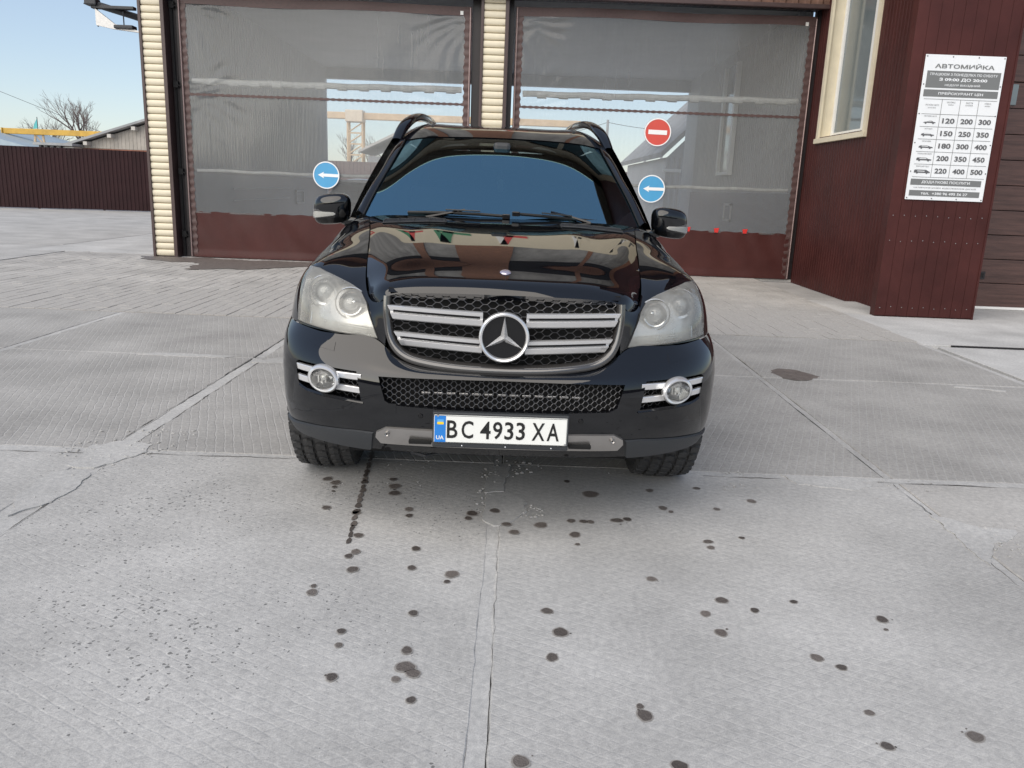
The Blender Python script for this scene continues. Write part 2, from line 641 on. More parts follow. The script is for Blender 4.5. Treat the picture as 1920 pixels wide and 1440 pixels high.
# columns of two-metre road slabs, joints at x = -2.05, -0.05, 2.0, 4.2
rows = [(-2.6, 3.92), (3.995, 6.308), (6.330, 8.28)]
cols = [(-8.1, -6.12, 0), (-6.06, -4.10, 0), (-4.04, -2.13, 1), (-1.99, -0.078, 2), (-0.033, 1.965, 3), (2.01, 4.16, 4)]
for ri, (y0, y1) in enumerate(rows):
    for a, b, ci in cols:
        a_, b_ = a, b
        if ri and ci == 1:
            b_ = -2.09
        if ri and ci == 2:
            a_ = -2.01
        m = M_slab_r if ci > 2 else M_slab_l
        if ri == 0:
            m = {0: M_slab_n, 1: M_slab_p, 2: M_slab_p, 3: M_slab_n, 4: M_slab_pl}[ci]
        y1_ = y1
        if ri == 0 and ci == 2:
            y1_ = 3.97
        if ri == 0 and ci == 3:
            y1_ = 3.93
        slab([(a_, y0), (b_, y0), (b_, y1_), (a_, y1_)], m, ri * 17 + ci * 5 + a)

# smooth concrete to the right and far left
plate([(4.21, -2.6), (9.5, -2.6), (9.5, 8.06), (4.30, 8.06)], 0.0, -0.045, 0.004).build('concrete_slab', M_apron, ground)
plate([(4.21, 8.17), (9.5, 8.17), (9.5, 11.6), (4.21, 11.6)], 0.0, -0.045, 0.004).build('concrete_slab', M_apron, ground)
plate([(-30, 15.9), (-8.9, 15.9), (-8.9, 32), (-30, 32)], 0.0, -0.045, 0.004).build('concrete_slab', M_yard, ground)
plate([(-8.86, 14.62), (-6.56, 14.62), (-6.56, 32), (-8.86, 32)], 0.002, -0.045, 0.004).build('concrete_slab', M_apron, ground)
plate([(-30, -2.6), (-8.16, -2.6), (-8.16, 15.86), (-30, 15.86)], 0.001, -0.045, 0.004).build('concrete_slab', M_yard, ground)
plate([(-6.5, 14.45), (4.9, 14.45), (4.9, 26), (-6.5, 26)], 0.001, -0.045, 0.004).build('wash_floor', M_yard, ground)
plate([(4.95, 11.7), (9.5, 11.7), (9.5, 26), (4.95, 26)], 0.0, -0.045, 0.004).build('concrete_slab', M_yard, ground)
plate([(-16, 26.05), (12, 26.05), (12, 45), (-16, 45)], 0.001, -0.045, 0.004).build('concrete_slab', M_yard, ground)

# mortar that fills the joints, with ragged edges and a thin crack left along one side
def mortar(p, q, half, off, seed, z=-0.003, a=0.008, m=None):
    dx, dy = q[0] - p[0], q[1] - p[1]
    L_ = math.hypot(dx, dy)
    nx, ny = -dy / L_, dx / L_
    n = int(L_ / 0.03)
    A, B = [], []
    for i in range(n + 1):
        s = i / n
        h = half(s) if callable(half) else half
        o = off(s) if callable(off) else off
        x, y = p[0] + dx * s, p[1] + dy * s
        d1 = mnoise.noise((x * 11 + seed, y * 11, 3.0)) * a + h + o
        d2 = mnoise.noise((x * 11 + seed, y * 11, 9.0)) * a - h + o
        zz = z + mnoise.noise((x * 6, y * 6, seed)) * 0.0015
        A.append((x + nx * d1, y + ny * d1, zz))
        B.append((x + nx * d2, y + ny * d2, zz))
    mb = MB()
    mb.grid([[a_, b_] for a_, b_ in zip(A, B)])
    return mb.build('joint_mortar', m or M_mortar, ground, fix=False)

mortar((-2.06, -2.6), (-2.06, 3.9), lambda s: 0.062 + 0.016 * math.sin(9 * s), 0.0, 1)
mortar((-2.05, 4.0), (-2.04, 6.32), lambda s: 0.05 - 0.012 * s, 0.0, 2)
mortar((-2.04, 6.34), (-2.04, 8.28), 0.035, 0.0, 3)
mortar((-0.055, -2.6), (-0.057, 3.92), 0.026, 0.0, 4, a=0.003)
mortar((-0.068, 3.99), (-0.07, 8.28), 0.028, 0.0, 5)
mortar((1.99, -2.6), (1.985, 3.92), 0.022, 0.003, 6, a=0.004)
mortar((1.985, 4.0), (1.985, 8.28), 0.02, 0.0, 7, a=0.003, m=M_mortar2)
mortar((-8.1, 3.96), (-2.1, 3.955), lambda s: 0.05 + 0.02 * s, 0.0, 8, a=0.016)
mortar((-2.1, 3.99), (-0.05, 3.985), lambda s: 0.03 - 0.006 * s, 0.006, 9, a=0.012)
mortar((-0.05, 3.962), (4.16, 3.957), 0.040, 0.0, 10, a=0.004)
mortar((-8.1, 6.319), (4.16, 6.319), 0.014, 0.0, 11, a=0.003, m=M_mortar2)
mortar((-4.07, -2.6), (-4.07, 8.28), 0.03, 0.0, 12)
mortar((4.185, -2.6), (4.20, 8.28), 0.03, 0.0, 13)

M_crack = mat('crack_dirt', (0.075, 0.070, 0.065), 0.95)
def crack(p, q, seed, w=0.0035, z=0.0012):
    dx, dy = q[0] - p[0], q[1] - p[1]
    L_ = math.hypot(dx, dy)
    nx, ny = -dy / L_, dx / L_
    n = int(L_ / 0.012)
    rows_ = []
    for i in range(n + 1):
        s = i / n
        x, y = p[0] + dx * s, p[1] + dy * s
        d = mnoise.noise((x * 22 + seed, y * 22, 1.0)) * 0.006 + mnoise.noise((x * 4 + seed, y * 4, 5.0)) * 0.010
        h = max(0.0004, w * (0.35 + 1.3 * mnoise.noise((x * 7 + seed, y * 7, 8.0))))
        rows_.append([(x + nx * (d - h), y + ny * (d - h), z), (x + nx * (d + h), y + ny * (d + h), z)])
    return MB().grid(rows_).build('joint_crack', M_crack, ground, fix=False)
crack((-0.026, 0.8), (-0.030, 3.22), 3, 0.0018)
crack((-2.00, 2.4), (-1.985, 3.3), 5, 0.005)
crack((-3.2, 3.90), (-2.15, 3.905), 7, 0.007)
crack((-1.95, 3.935), (-0.9, 3.945), 8, 0.005)
crack((-2.10, 4.2), (-2.09, 6.3), 9, 0.004)
crack((-2.0, 4.1), (-1.99, 6.2), 10, 0.005)
crack((1.0, 3.925), (4.1, 3.92), 11, 0.004)
crack((1.955, 2.2), (1.97, 3.9), 12, 0.0035)
crack((-0.95, 8.30), (-5.0, 8.30), 13, 0.004)
crack((1.0, 8.30), (4.1, 8.30), 14, 0.006)
def patch(poly, z=0.004, m=M_mortar, name='mortar_patch', sd=1):
    P = []
    for i in range(len(poly)):
        P += jit_line(poly[i], poly[(i + 1) % len(poly)], sd + i, step=0.015, a1=0.011, a2=0.012)
    mb = MB()
    mb.add([(x, y, z) for x, y in P] + [(x, y, -0.02) for x, y in P], [tuple(range(len(P)))] + [(i, (i + 1) % len(P), len(P) + (i + 1) % len(P), len(P) + i) for i in range(len(P))])
    return mb.build(name, m, ground)
patch([(-0.10, 3.56), (-0.11, 3.30), (-0.055, 3.19), (-0.028, 3.19), (0.0, 3.20), (0.09, 3.36), (0.07, 3.52), (0.0, 3.58)], 0.0035, sd=2)
patch([(-0.11, 3.57), (-0.02, 3.59), (0.01, 3.95), (-0.10, 3.95)], 0.003, sd=3)
patch([(1.955, 3.50), (1.95, 3.20), (1.945, 2.98), (2.03, 3.12), (2.10, 3.25), (2.12, 3.36), (2.02, 3.47)], 0.0035, sd=5)
patch([(2.06, 3.20), (2.20, 3.26), (2.27, 3.36), (2.14, 3.38), (2.08, 3.33)], 0.0025, sd=6)
patch([(-2.18, 3.62), (-2.17, 3.32), (-2.07, 3.10), (-2.0, 3.22), (-1.96, 3.42), (-1.985, 3.60), (-2.06, 3.66)], 0.0035, sd=7)
patch([(-2.16, 3.72), (-2.02, 3.7), (-1.88, 3.96), (-1.90, 4.08), (-2.1, 4.12), (-2.2, 4.04)], 0.003, sd=8)
patch([(1.42, 3.98), (1.46, 3.85), (1.72, 3.79), (1.84, 3.86), (1.80, 3.96)], 0.003, sd=9)
patch([(-2.05, 6.15), (-1.6, 6.18), (-1.2, 6.3), (-1.9, 6.36)], 0.003, sd=10)
patch([(-3.0, 6.29), (-2.3, 6.27), (-2.2, 6.36), (-2.9, 6.37)], 0.0025, sd=12)
patch([(3.50, 6.23), (3.85, 6.13), (3.88, 6.17), (3.55, 6.27)], 0.003, sd=13)

# thin raised flake edges and crumbs beside the broken joints
cr = MB()
def crumb(x, y, s, sd):
    rr = random.Random(sd)
    bm = bmesh.new()
    bmesh.ops.create_icosphere(bm, subdivisions=1, radius=1)
    for q in bm.verts:
        q.co *= rr.uniform(0.65, 1.2)
        q.co.x *= s * rr.uniform(0.8, 1.5)
        q.co.y *= s
        q.co.z *= s * 0.55
        q.co += Vector((x, y, s * 0.25))
    cr.addbm(bm)
k = 0
for (x0, x1, y0, y1, n, s0, s1) in [(-2.35, -1.75, 3.85, 4.35, 95, 0.003, 0.010), (-2.12, -1.95, 3.2, 3.9, 40, 0.003, 0.008), (0.06, 0.16, 3.30, 3.46, 26, 0.003, 0.009), (-0.14, -0.06, 3.25, 3.9, 45, 0.003, 0.009), (-0.12, 0.12, 3.80, 4.05, 26, 0.003, 0.011),
                                    (1.06, 1.25, 3.72, 4.0, 36, 0.002, 0.007), (2.02, 2.32, 3.08, 3.42, 60, 0.002, 0.008), (-0.9, 1.0, 3.90, 4.03, 40, 0.0015, 0.005), (-3.5, 3.6, 1.6, 8.0, 120, 0.0015, 0.005), (1.5, 2.2, 3.82, 4.0, 35, 0.002, 0.007), (-0.95, -0.4, 3.6, 3.9, 25, 0.002, 0.005)]:
    for _ in range(n):
        k += 1
        crumb(rnd.uniform(x0, x1), rnd.uniform(y0, y1), rnd.uniform(s0, s1), k)
cr.build('concrete_crumbs', M_mortar2, ground, kind='stuff')

# drops of water fallen from the car and the damp places
SPOTS = [(-0.826, 3.627, 0.02, 0.098), (-0.691, 3.642, 0.013, 0.654), (-0.54, 3.608, 0.023, 0.056), (-0.527, 3.52, 0.022, 0.047), (-0.561, 3.7, 0.015, 0.029), (-0.435, 3.336, 0.016, 0.024), (-0.425, 3.265, 0.014, 0.017), (-0.798, 3.319, 0.016, 0.024), (-0.657, 3.272, 0.016, 0.023), (-0.154, 3.316, 0.021, 0.03), (-0.167, 3.261, 0.014, 0.023), (-0.054, 3.35, 0.019, 0.024), (0.0, 3.208, 0.018, 0.017), (0.033, 3.129, 0.018, 0.021), (0.147, 3.217, 0.023, 0.028), (0.281, 3.275, 0.016, 0.018), (0.335, 3.274, 0.016, 0.017), (0.365, 3.272, 0.014, 0.017), (0.484, 3.3, 0.024, 0.018), (0.531, 3.317, 0.017, 0.018), (0.288, 3.131, 0.02, 0.027), (0.292, 3.038, 0.009, 0.01), (0.393, 3.602, 0.033, 0.035), (0.687, 3.682, 0.016, 0.029), (0.29, 3.763, 0.013, 0.023), (-0.603, 3.044, 0.017, 0.02), (-0.584, 2.892, 0.016, 0.019), (-0.603, 2.853, 0.014, 0.018), (-0.566, 2.744, 0.018, 0.025), (-0.355, 2.941, 0.015, 0.019), (-0.35, 2.775, 0.014, 0.017), (-0.196, 2.736, 0.022, 0.025), (-0.209, 2.677, 0.01, 0.012), (-0.671, 2.561, 0.016, 0.023), (-0.677, 2.607, 0.009, 0.012), (-0.302, 2.446, 0.014, 0.017), (-0.516, 2.317, 0.012, 0.016), (-0.507, 2.237, 0.011, 0.012), (-0.293, 2.222, 0.015, 0.021), (-0.286, 2.134, 0.025, 0.025), (-0.259, 2.103, 0.019, 0.019), (-0.305, 2.071, 0.011, 0.013), (-0.491, 2.069, 0.015, 0.018), (-0.248, 1.976, 0.012, 0.014), (0.15, 2.494, 0.018, 0.018), (0.189, 2.361, 0.021, 0.026), (0.156, 2.214, 0.016, 0.02), (0.55, 2.759, 0.016, 0.017), (0.401, 1.947, 0.019, 0.023), (0.394, 1.987, 0.009, 0.012), (0.058, 1.741, 0.019, 0.021), (0.777, 2.616, 0.019, 0.02), (0.697, 2.517, 0.015, 0.018), (0.721, 2.396, 0.018, 0.02), (0.877, 2.553, 0.013, 0.015), (1.037, 2.625, 0.012, 0.012), (1.309, 2.524, 0.017, 0.022), (1.293, 2.457, 0.007, 0.007), (0.992, 2.268, 0.017, 0.018), (1.051, 2.22, 0.014, 0.015), (1.043, 1.998, 0.012, 0.012), (1.031, 1.857, 0.015, 0.015), (1.294, 1.91, 0.021, 0.02), (0.459, 1.752, 0.019, 0.012), (1.157, 3.592, 0.018, 0.021), (0.964, 3.475, 0.013, 0.019), (0.842, 3.113, 0.018, 0.016), (0.84, 3.056, 0.013, 0.021), (0.996, 3.164, 0.012, 0.011), (0.714, 3.463, 0.017, 0.026), (0.743, 3.422, 0.01, 0.013), (0.927, 3.736, 0.016, 0.015), (-0.812, 3.517, 0.007, 0.013), (-0.819, 3.571, 0.01, 0.02), (-0.875, 3.673, 0.02, 0.022)]
for i, (x, y, rx, ry) in enumerate(SPOTS):
    if ry < 0.3:
        ry = min(ry, 1.25 * rx)
    if ry > 0.3:
        yy = y - ry
        q = 0
        while yy < y + ry + 0.06:          # the long drip line of touching drops
            w = 0.016 * (0.55 + 0.45 * rnd.random()) * (0.8 if yy < 3.2 else 1.0)
            pl = blob(x + 0.135 * (y - yy) / 1.3 * 0.9 + rnd.uniform(-0.003, 0.003), yy, w, 0.030, 18, 0.12, q + 400)
            MB().add([(a, b, 0.0022) for a, b in pl], [tuple(range(len(pl)))]).build('wet_spot', M_wet, ground, fix=False)
            yy += rnd.uniform(0.04, 0.07)
            q += 1
        continue
    pl = blob(x, y, rx * 1.05, max(ry * 1.0, rx * 0.85), 26, 0.09, i)
    pz = 0.0045 if abs(x) < 0.12 else 0.0022
    MB().add([(x + (a - x) * 1.22, y + (b - y) * 1.22, pz - 0.0008) for a, b in pl], [tuple(range(len(pl)))]).build('wet_spot', M_halo, ground, fix=False)
    MB().add([(a, b, pz) for a, b in pl], [tuple(range(len(pl)))]).build('wet_spot', M_wet, ground, fix=False)
    if rx > 0.014 and rnd.random() < 0.75:
        for _ in range(rnd.randint(0, 2)):
            a = rnd.uniform(0, 6.28)
            d = rx * rnd.uniform(1.3, 2.1)
            s = rx * rnd.uniform(0.12, 0.28)
            pl = blob(x + d * math.cos(a), y + d * math.sin(a), s, s, 9, 0.2, i + 900)
            MB().add([(p_, q_, 0.0022) for p_, q_ in pl], [tuple(range(len(pl)))]).build('wet_spot', M_wet, ground, fix=False)
pl = [(2.13, 6.49), (2.17, 6.36), (2.24, 6.25), (2.36, 6.26), (2.47, 6.36), (2.51, 6.42), (2.44, 6.55), (2.36, 6.66), (2.24, 6.68), (2.16, 6.6)]
pl = sum([jit_line(pl[i], pl[(i + 1) % len(pl)], i, 0.02, 0.012, 0.01) for i in range(len(pl))], [])
MB().add([(a, b, 0.0025) for a, b in pl], [tuple(range(len(pl)))]).build('damp_patch', M_damp, ground, fix=False)
pl = [(-6.6, 14.2), (-6.2, 13.6), (-5.2, 13.3), (-5.1, 12.4), (-4.2, 12.7), (-3.6, 13.4), (-2.4, 13.75), (-1.2, 13.9), (-1.0, 14.18), (-3.4, 14.22)]
pl = sum([jit_line(pl[i], pl[(i + 1) % len(pl)], i + 40, 0.05, 0.03, 0.12) for i in range(len(pl))], [])
MB().add([(a, b, 0.007) for a, b in pl], [tuple(range(len(pl)))]).build('damp_patch', M_damp, ground, fix=False)

# paving blocks with open joints running away from the camera; the 300 that show largest are single parts
pavers = []
y = 8.325
row = 0
while y < 14.35:
    x = -8.1
    while x < 4.15:
        odd = int((x + 8.1) / 0.134 + 0.5) % 2
        if odd and row == 0:
            pavers.append((x, y, 0.5))
        pavers.append((x, y + (0.2 if odd else 0), 1.0))
        x += 0.134
    y += 0.4
    row += 1
pm = plate([(0, 0), (0.129, 0), (0.129, 0.399), (0, 0.399)], 0.0, -0.045, 0.0035).mesh('paver', M_paver)
def vis(p):
    hid = -0.9 * p[1] / 3.9 < p[0] + 0.06 < 0.93 * p[1] / 3.9 and p[1] < 13
    return (1 if hid else 0, p[1] + 0.25 * abs(p[0]))
pavers.sort(key=vis)
rest = MB()
pv = [q.co[:] for q in pm.vertices]
pf = [tuple(q.vertices) for q in pm.polygons]
for i, (x, y, sy) in enumerate(pavers):
    dz = rnd.uniform(-0.002, 0.003)
    if i < 290:
        o = link('paver', pm, ground)
        o.location = (x, y, dz)
        o.scale.y = sy * 0.997 if sy < 1 else 1
    else:
        rest.add([(a + x, b * sy + y, c + dz) for a, b, c in pv], pf)
rest.build('paving_blocks', M_paver, ground, kind='stuff', fix=False)
MB().add([(-8.1, 8.3, -0.028), (4.19, 8.3, -0.028), (4.19, 14.45, -0.028), (-8.1, 14.45, -0.028)], [(0, 1, 2, 3)]).build('paver_bed', M_under, ground, fix=False)
MB().add([(-8.1, -2.6, -0.02), (4.19, -2.6, -0.02), (4.19, 8.3, -0.02), (-8.1, 8.3, -0.02)], [(0, 1, 2, 3)]).build('joint_dirt', M_under, ground, fix=False)

# slotted drain in the concrete on the right and the long one by the far left corner
M_grate = mat('drain_steel', (0.05, 0.05, 0.052), 0.55, 0.6)
def drain(name, label, x0, x1, y0, y1, along):
    t = thing(name, label, 'drain', ((x0 + x1) / 2, (y0 + y1) / 2, 0))
    mb = MB()
    cx, cy = (x0 + x1) / 2, (y0 + y1) / 2
    n = int((x1 - x0 if along == 'x' else y1 - y0) / 0.04)
    for i in range(n):
        if along == 'x':
            a = x0 + (i + 0.2) * 0.04 - cx
            mb.box(a, a + 0.024, y0 - cy, y1 - cy, -0.02, -0.001)
        else:
            a = y0 + (i + 0.2) * 0.04 - cy
            mb.box(x0 - cx, x1 - cx, a, a + 0.024, -0.02, -0.001)
    mb.build('grate_bars', M_grate, t)
    f = MB()
    f.box(x0 - cx - 0.012, x1 - cx + 0.012, y0 - cy - 0.012, y0 - cy, -0.03, 0.003)
    f.box(x0 - cx - 0.012, x1 - cx + 0.012, y1 - cy, y1 - cy + 0.012, -0.03, 0.003)
    f.build('grate_frame', M_grate, t)
drain('drain_channel', 'narrow dark slotted drain in the pale concrete before the garage door', 4.5, 8.6, 8.075, 8.155, 'x')
# ------------------------------------------------------------------ car wash building
M_brown = mat('brown_sheet', (0.060, 0.024, 0.022), 0.42, spec=0.25, var=0.18, vscale=2.5, bump=0.12, bscale=20)
M_maroon = mat('maroon_sheet', (0.058, 0.0165, 0.0145), 0.45, spec=0.22, var=0.28, vscale=1.4, bump=0.12, bscale=14)
M_trim = mat('brown_trim', (0.055, 0.032, 0.031), 0.4, var=0.15, vscale=8)
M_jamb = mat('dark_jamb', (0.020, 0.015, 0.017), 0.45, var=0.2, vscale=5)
M_cream = mat('cream_siding', (0.70, 0.635, 0.49), 0.45, var=0.07, vscale=5, bump=0.05, bscale=90)
M_cream2 = mat('cream_fascia', (0.70, 0.63, 0.48), 0.5, var=0.05, vscale=3)
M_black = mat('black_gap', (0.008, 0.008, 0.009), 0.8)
M_grey = mat('grey_sheet', (0.42, 0.43, 0.44), 0.5, var=0.12, vscale=1.5)
M_dado = mat('slate_dado', (0.055, 0.085, 0.13), 0.35, var=0.2, vscale=2.5)
M_ceil = mat('grey_ceiling', (0.60, 0.60, 0.60), 0.6, var=0.1, vscale=1)
M_wood = mat('brown_brick_panel', (0.25, 0.118, 0.070), 0.6, var=0.45, vscale=5, bump=0.4, bscale=30, stretch=(1, 1, 5))
M_wood2 = mat('brown_upper_sheet', (0.14, 0.075, 0.052), 0.6, var=0.35, vscale=4, bump=0.3, bscale=30, stretch=(1, 1, 4))
M_white = mat('white_plastic', (0.80, 0.80, 0.78), 0.35, var=0.03)
M_steel = mat('galvanised', (0.42, 0.42, 0.42), 0.4, 0.8, var=0.15, vscale=20)
M_red = mat('sign_red', (0.62, 0.035, 0.03), 0.35)
M_green = mat('letter_green', (0.02, 0.22, 0.10), 0.4)
M_bg0 = mat('fascia_grey', (0.2, 0.2, 0.19), 0.5)
M_pane = mat('window_pane', (0.16, 0.19, 0.20), 0.06, spec=0.8, var=0.1, vscale=1.2)
M_dpane = mat('upper_film_pane', (0.24, 0.24, 0.235), 0.3, var=0.5, vscale=0.9, stretch=(2.2, 1, 0.6))

bld = thing('car_wash_building', 'brown clad car wash with two curtained bays and cream slatted pillars', 'building', (-0.8, 14.3, 0))
BL = Vector(bld.location)
def bpart(name, mb, m, parent=None, **kw):
    """mesh given in world coordinates, parented to the building"""
    off = BL
    mb.v = [(a - off.x, b - off.y, c - off.z) for a, b, c in mb.v]
    return mb.build(name, m, parent or bld, **kw)

# pillars faced with bowed cream slats
slat_me = {}
def pillar(x0, x1, ztop):
    core = MB().box(x0 + 0.01, x1 - 0.01, 14.30, 14.62, -0.04, ztop)
    p = bpart('pillar', core, M_trim)
    def tr(a, b):
        bpart('corner_trim', MB().bevbox(a, b, 14.235, 14.34, 0.0, ztop, 0.006), M_trim, p)
    tr(x0, x0 + 0.047)
    tr(x1 - 0.062, x1)
    a, b = x0 + 0.049, x1 - 0.064
    pitch = 0.1135
    key = round(b - a, 3)
    if key not in slat_me:
        prof = [(0.0, 0.004), (0.005, -0.018), (0.016, -0.028), (0.046, -0.035), (0.080, -0.034), (0.098, -0.026), (0.106, -0.012), (0.1085, 0.004)]
        mb = MB()
        mb.grid([[(xx, 14.29 + q, z) for z, q in prof] for xx in (0, b - a)])
        slat_me[key] = mb.mesh('siding_slat', M_cream, smooth=True, angle=60)
    z = 0.02
    while z < ztop - 0.1:
        o = link('siding_slat', slat_me[key], p)
        o.location = (a - BL.x + rnd.uniform(-0.001, 0.001), -BL.y + rnd.uniform(-0.002, 0.002), z)
        z += pitch
    return p
pillar(-6.385, -5.955, 4.45)
pillar(-0.735, -0.275, 4.45)

# dark recesses beside the pillars
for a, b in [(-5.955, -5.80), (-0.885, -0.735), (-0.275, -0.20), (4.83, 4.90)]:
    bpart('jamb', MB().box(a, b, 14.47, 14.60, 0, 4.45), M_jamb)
# cable, hooks and cord beside the left curtain
hk = MB()
hk.tube([(-5.90, 14.44, 0.03), (-5.905, 14.44, 4.4)], 0.012, 6)
hk.tube([(-5.87, 14.43, 0.4), (-5.868, 14.43, 4.4)], 0.006, 6)
for z in (0.35, 1.42, 2.85, 4.1):
    hk.box(-5.93, -5.85, 14.40, 14.46, z, z + 0.10)
    hk.tube([(-5.87, 14.40, z + 0.05), (-5.80, 14.38, z + 0.02)], 0.008, 6)
bpart('cable_run', hk, M_black)

# header, soffit and the storey above
sf = MB()
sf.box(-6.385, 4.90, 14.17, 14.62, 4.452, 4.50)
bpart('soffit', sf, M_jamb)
sl = MB()
x = -6.3
while x < 4.85:
    sl.box(x, x + 0.02, 14.18, 14.50, 4.436, 4.452)
    x += 0.11
for y in (14.24, 14.34):
    sl.box(-6.38, 4.89, y, y + 0.014, 4.430, 4.437)
bpart('soffit_battens', sl, M_trim)
v, f = corr(-6.40, 4.90, 4.43, 5.25, 0.2, 0.03, 14.16)
bpart('header_cladding', MB().add(v, f), M_wood2, fix=False)
bpart('header_beam', MB().bevbox(-6.41, 4.90, 14.10, 14.165, 4.40, 4.47, 0.01), M_trim)
bpart('sign_fascia', MB().bevbox(-6.45, 4.90, 14.02, 14.16, 5.25, 6.00, 0.01), M_cream2)
# coloured shapes along the fascia (seen only as a reflection on the bonnet)
def slantbar(x, z, w, h, sl_, m):
    mb = MB().prism([(x, z), (x + w, z), (x + w + sl_, z + h), (x + sl_, z + h)], 'y', 14.0, 14.02)
    bpart('sign_shape', mb, m)
shapes_ = []
for x, cols_ in [(-5.2, (M_green, M_white, M_red)), (-2.6, (M_green, M_red)), (-1.5, (M_green, M_green)), (-0.4, (M_white, M_red)), (1.0, (M_white, M_cream)), (2.6, (M_bg0, M_white)), (3.6, (M_bg0, M_bg0))]:
    for q, m in enumerate(cols_):
        shapes_.append((x + q * 0.26, 5.36, 0.15, 0.5, 0.16 if q % 2 == 0 else -0.12, m))
    shapes_.append((x + 0.1, 5.36 + 0.36 * (len(cols_) % 2), 0.55, 0.11, 0.03, cols_[-1]))
for x, z, w, h, s_, m in shapes_:
    slantbar(x, z, w, h, s_, m)
# upper storey: dark glazing between brick-brown piers, band, eave
up = MB()
for a, b in [(-6.42, -6.1), (-2.45, -1.95), (-1.15, 0.0), (1.75, 2.0), (4.55, 4.9)]:
    up.box(a, b, 14.10, 14.3, 6.00, 9.80)
bpart('upper_pier', up, M_wood)
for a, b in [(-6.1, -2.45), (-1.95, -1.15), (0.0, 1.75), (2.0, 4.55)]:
    bpart('upper_window', MB().box(a, b, 14.22, 14.26, 6.00, 9.00), M_dpane)
    bpart('upper_eave_shade', MB().box(a, b, 14.16, 14.26, 9.00, 9.80), M_black)  # black strip stands in for the eave's shadow across the window heads
bpart('upper_band', MB().box(-6.42, 4.9, 14.08, 14.3, 9.80, 10.70), M_wood)
bpart('eave', MB().box(-6.7, 5.2, 12.90, 14.5, 10.70, 10.80), M_wood2)
bpart('eave_gutter', MB().box(-6.7, 4.2, 12.82, 12.90, 10.70, 10.82), M_cream2)
bpart('roof', MB().prism([(12.9, 10.80), (25.2, 10.80), (19.5, 12.2)], 'x', -6.7, 9.4), M_trim)

# inside of the bays
iw = MB()
v, f = corr(14.64, 24.7, 1.5, 4.62, 0.15, 0.02, -5.74, axis='y')
iw.add(v, f)
bpart('inner_wall', iw, M_grey, fix=False)
iw = MB()
v, f = corr(14.64, 23.3, 1.5, 4.62, 0.15, -0.02, 4.82, axis='y')
iw.add(v, f)
bpart('inner_wall', iw, M_grey, fix=False)
bpart('inner_dado', MB().box(-5.82, -5.745, 14.64, 24.7, 0, 1.495), M_dado)
bpart('inner_dado', MB().box(4.79, 4.86, 14.64, 23.3, 0, 1.495), M_dado)
bpart('dado_pipe', MB().tube([(-5.70, 14.7, 1.50), (-5.70, 24.6, 1.50)], 0.025, 8), M_white)
bpart('inner_ceiling', MB().box(-5.85, 4.9, 14.63, 24.9, 4.60, 4.66), M_ceil)
bpart('rear_lintel', MB().box(-5.85, 4.9, 24.7, 24.95, 4.30, 4.60), M_grey)
bpart('rear_wall', MB().box(-6.2, -5.76, 24.62, 24.95, 0, 4.60), M_grey)
bpart('rear_wall', MB().box(4.84, 5.2, 23.3, 24.95, 0, 4.60), M_grey)
bpart('rear_pillar', MB().box(-1.18, -0.44, 24.62, 24.95, 0, 4.30), M_grey)
bpart('outer_side_wall', MB().add(*corr(14.64, 24.9, 0, 10.7, 0.2, 0.03, -6.37, axis='y')), M_brown, fix=False)
# recessed window and service hatch on the inner right wall
wf = MB()
wf.box(4.70, 4.79, 18.9, 19.05, 1.95, 4.3)
wf.box(4.70, 4.79, 20.0, 20.1, 1.95, 4.3)
wf.box(4.70, 4.79, 18.9, 20.1, 1.88, 1.95)
q = bpart('inner_window', wf, M_white)
bpart('inner_window_pane', MB().box(4.77, 4.80, 19.05, 20.0, 1.95, 4.3), M_pane, q)
hb = MB()
for a, b, c_, d_ in [(18.6, 18.65, 0.85, 1.25), (19.2, 19.25, 0.85, 1.25), (18.6, 19.25, 0.85, 0.90), (18.6, 19.25, 1.20, 1.25)]:
    hb.box(4.76, 4.79, a, b, c_, d_)
bpart('hatch_frame', hb, M_grey)
hs = MB()
for i, z in enumerate((0.95, 1.18)):
    hs.tube([(-5.71, 16.5, z), (-5.71, 20.5, z + 0.01)], 0.012, 6)
for a, b, c_, d_ in [(21.2, 21.24, 0.8, 1.15), (21.9, 21.94, 0.8, 1.15), (21.2, 21.94, 0.8, 0.84), (21.2, 21.94, 1.11, 1.15)]:
    hs.box(-5.74, -5.71, a, b, c_, d_)
bpart('hose_rail', hs, M_grey)

# wing on the right: ribbed wall with a recessed window
WX = 4.90
WY0, WY1, WZ0, WZ1 = 12.05, 13.92, 2.40, 5.0
def wsheet(y0, y1, z0, z1):
    v, f = corr(y0, y1, z0, z1, 0.100, 0.006, WX, axis='y', top=0.25, slope=0.08)
    bpart('wall_sheet', MB().add(v, f), M_maroon, fix=False)
wsheet(10.30, WY0, -0.045, 10.7)
wsheet(WY1, 14.60, -0.045, 10.7)
wsheet(WY0, WY1, -0.045, WZ0)
wsheet(WY0, WY1, WZ1, 10.7)
wn = MB()                                  # casing on the wall face and the deep reveal
wn.box(WX - 0.035, WX + 0.0, WY0 - 0.04, WY0 + 0.05, WZ0 - 0.02, WZ1 + 0.03)
wn.box(WX - 0.035, WX + 0.0, WY1 - 0.05, WY1 + 0.04, WZ0 - 0.02, WZ1 + 0.03)
wn.bevbox(WX - 0.06, WX + 0.01, WY0 - 0.06, WY1 + 0.06, WZ0 - 0.10, WZ0 - 0.022, 0.006)
wn.box(WX + 0.002, WX + 0.30, WY1, WY1 + 0.02, WZ0, WZ1)
wn.box(WX + 0.002, WX + 0.30, WY0 - 0.02, WY0, WZ0, WZ1)
wn.box(WX + 0.002, WX + 0.30, WY0 - 0.02, WY1 + 0.02, WZ0 - 0.02, WZ0)
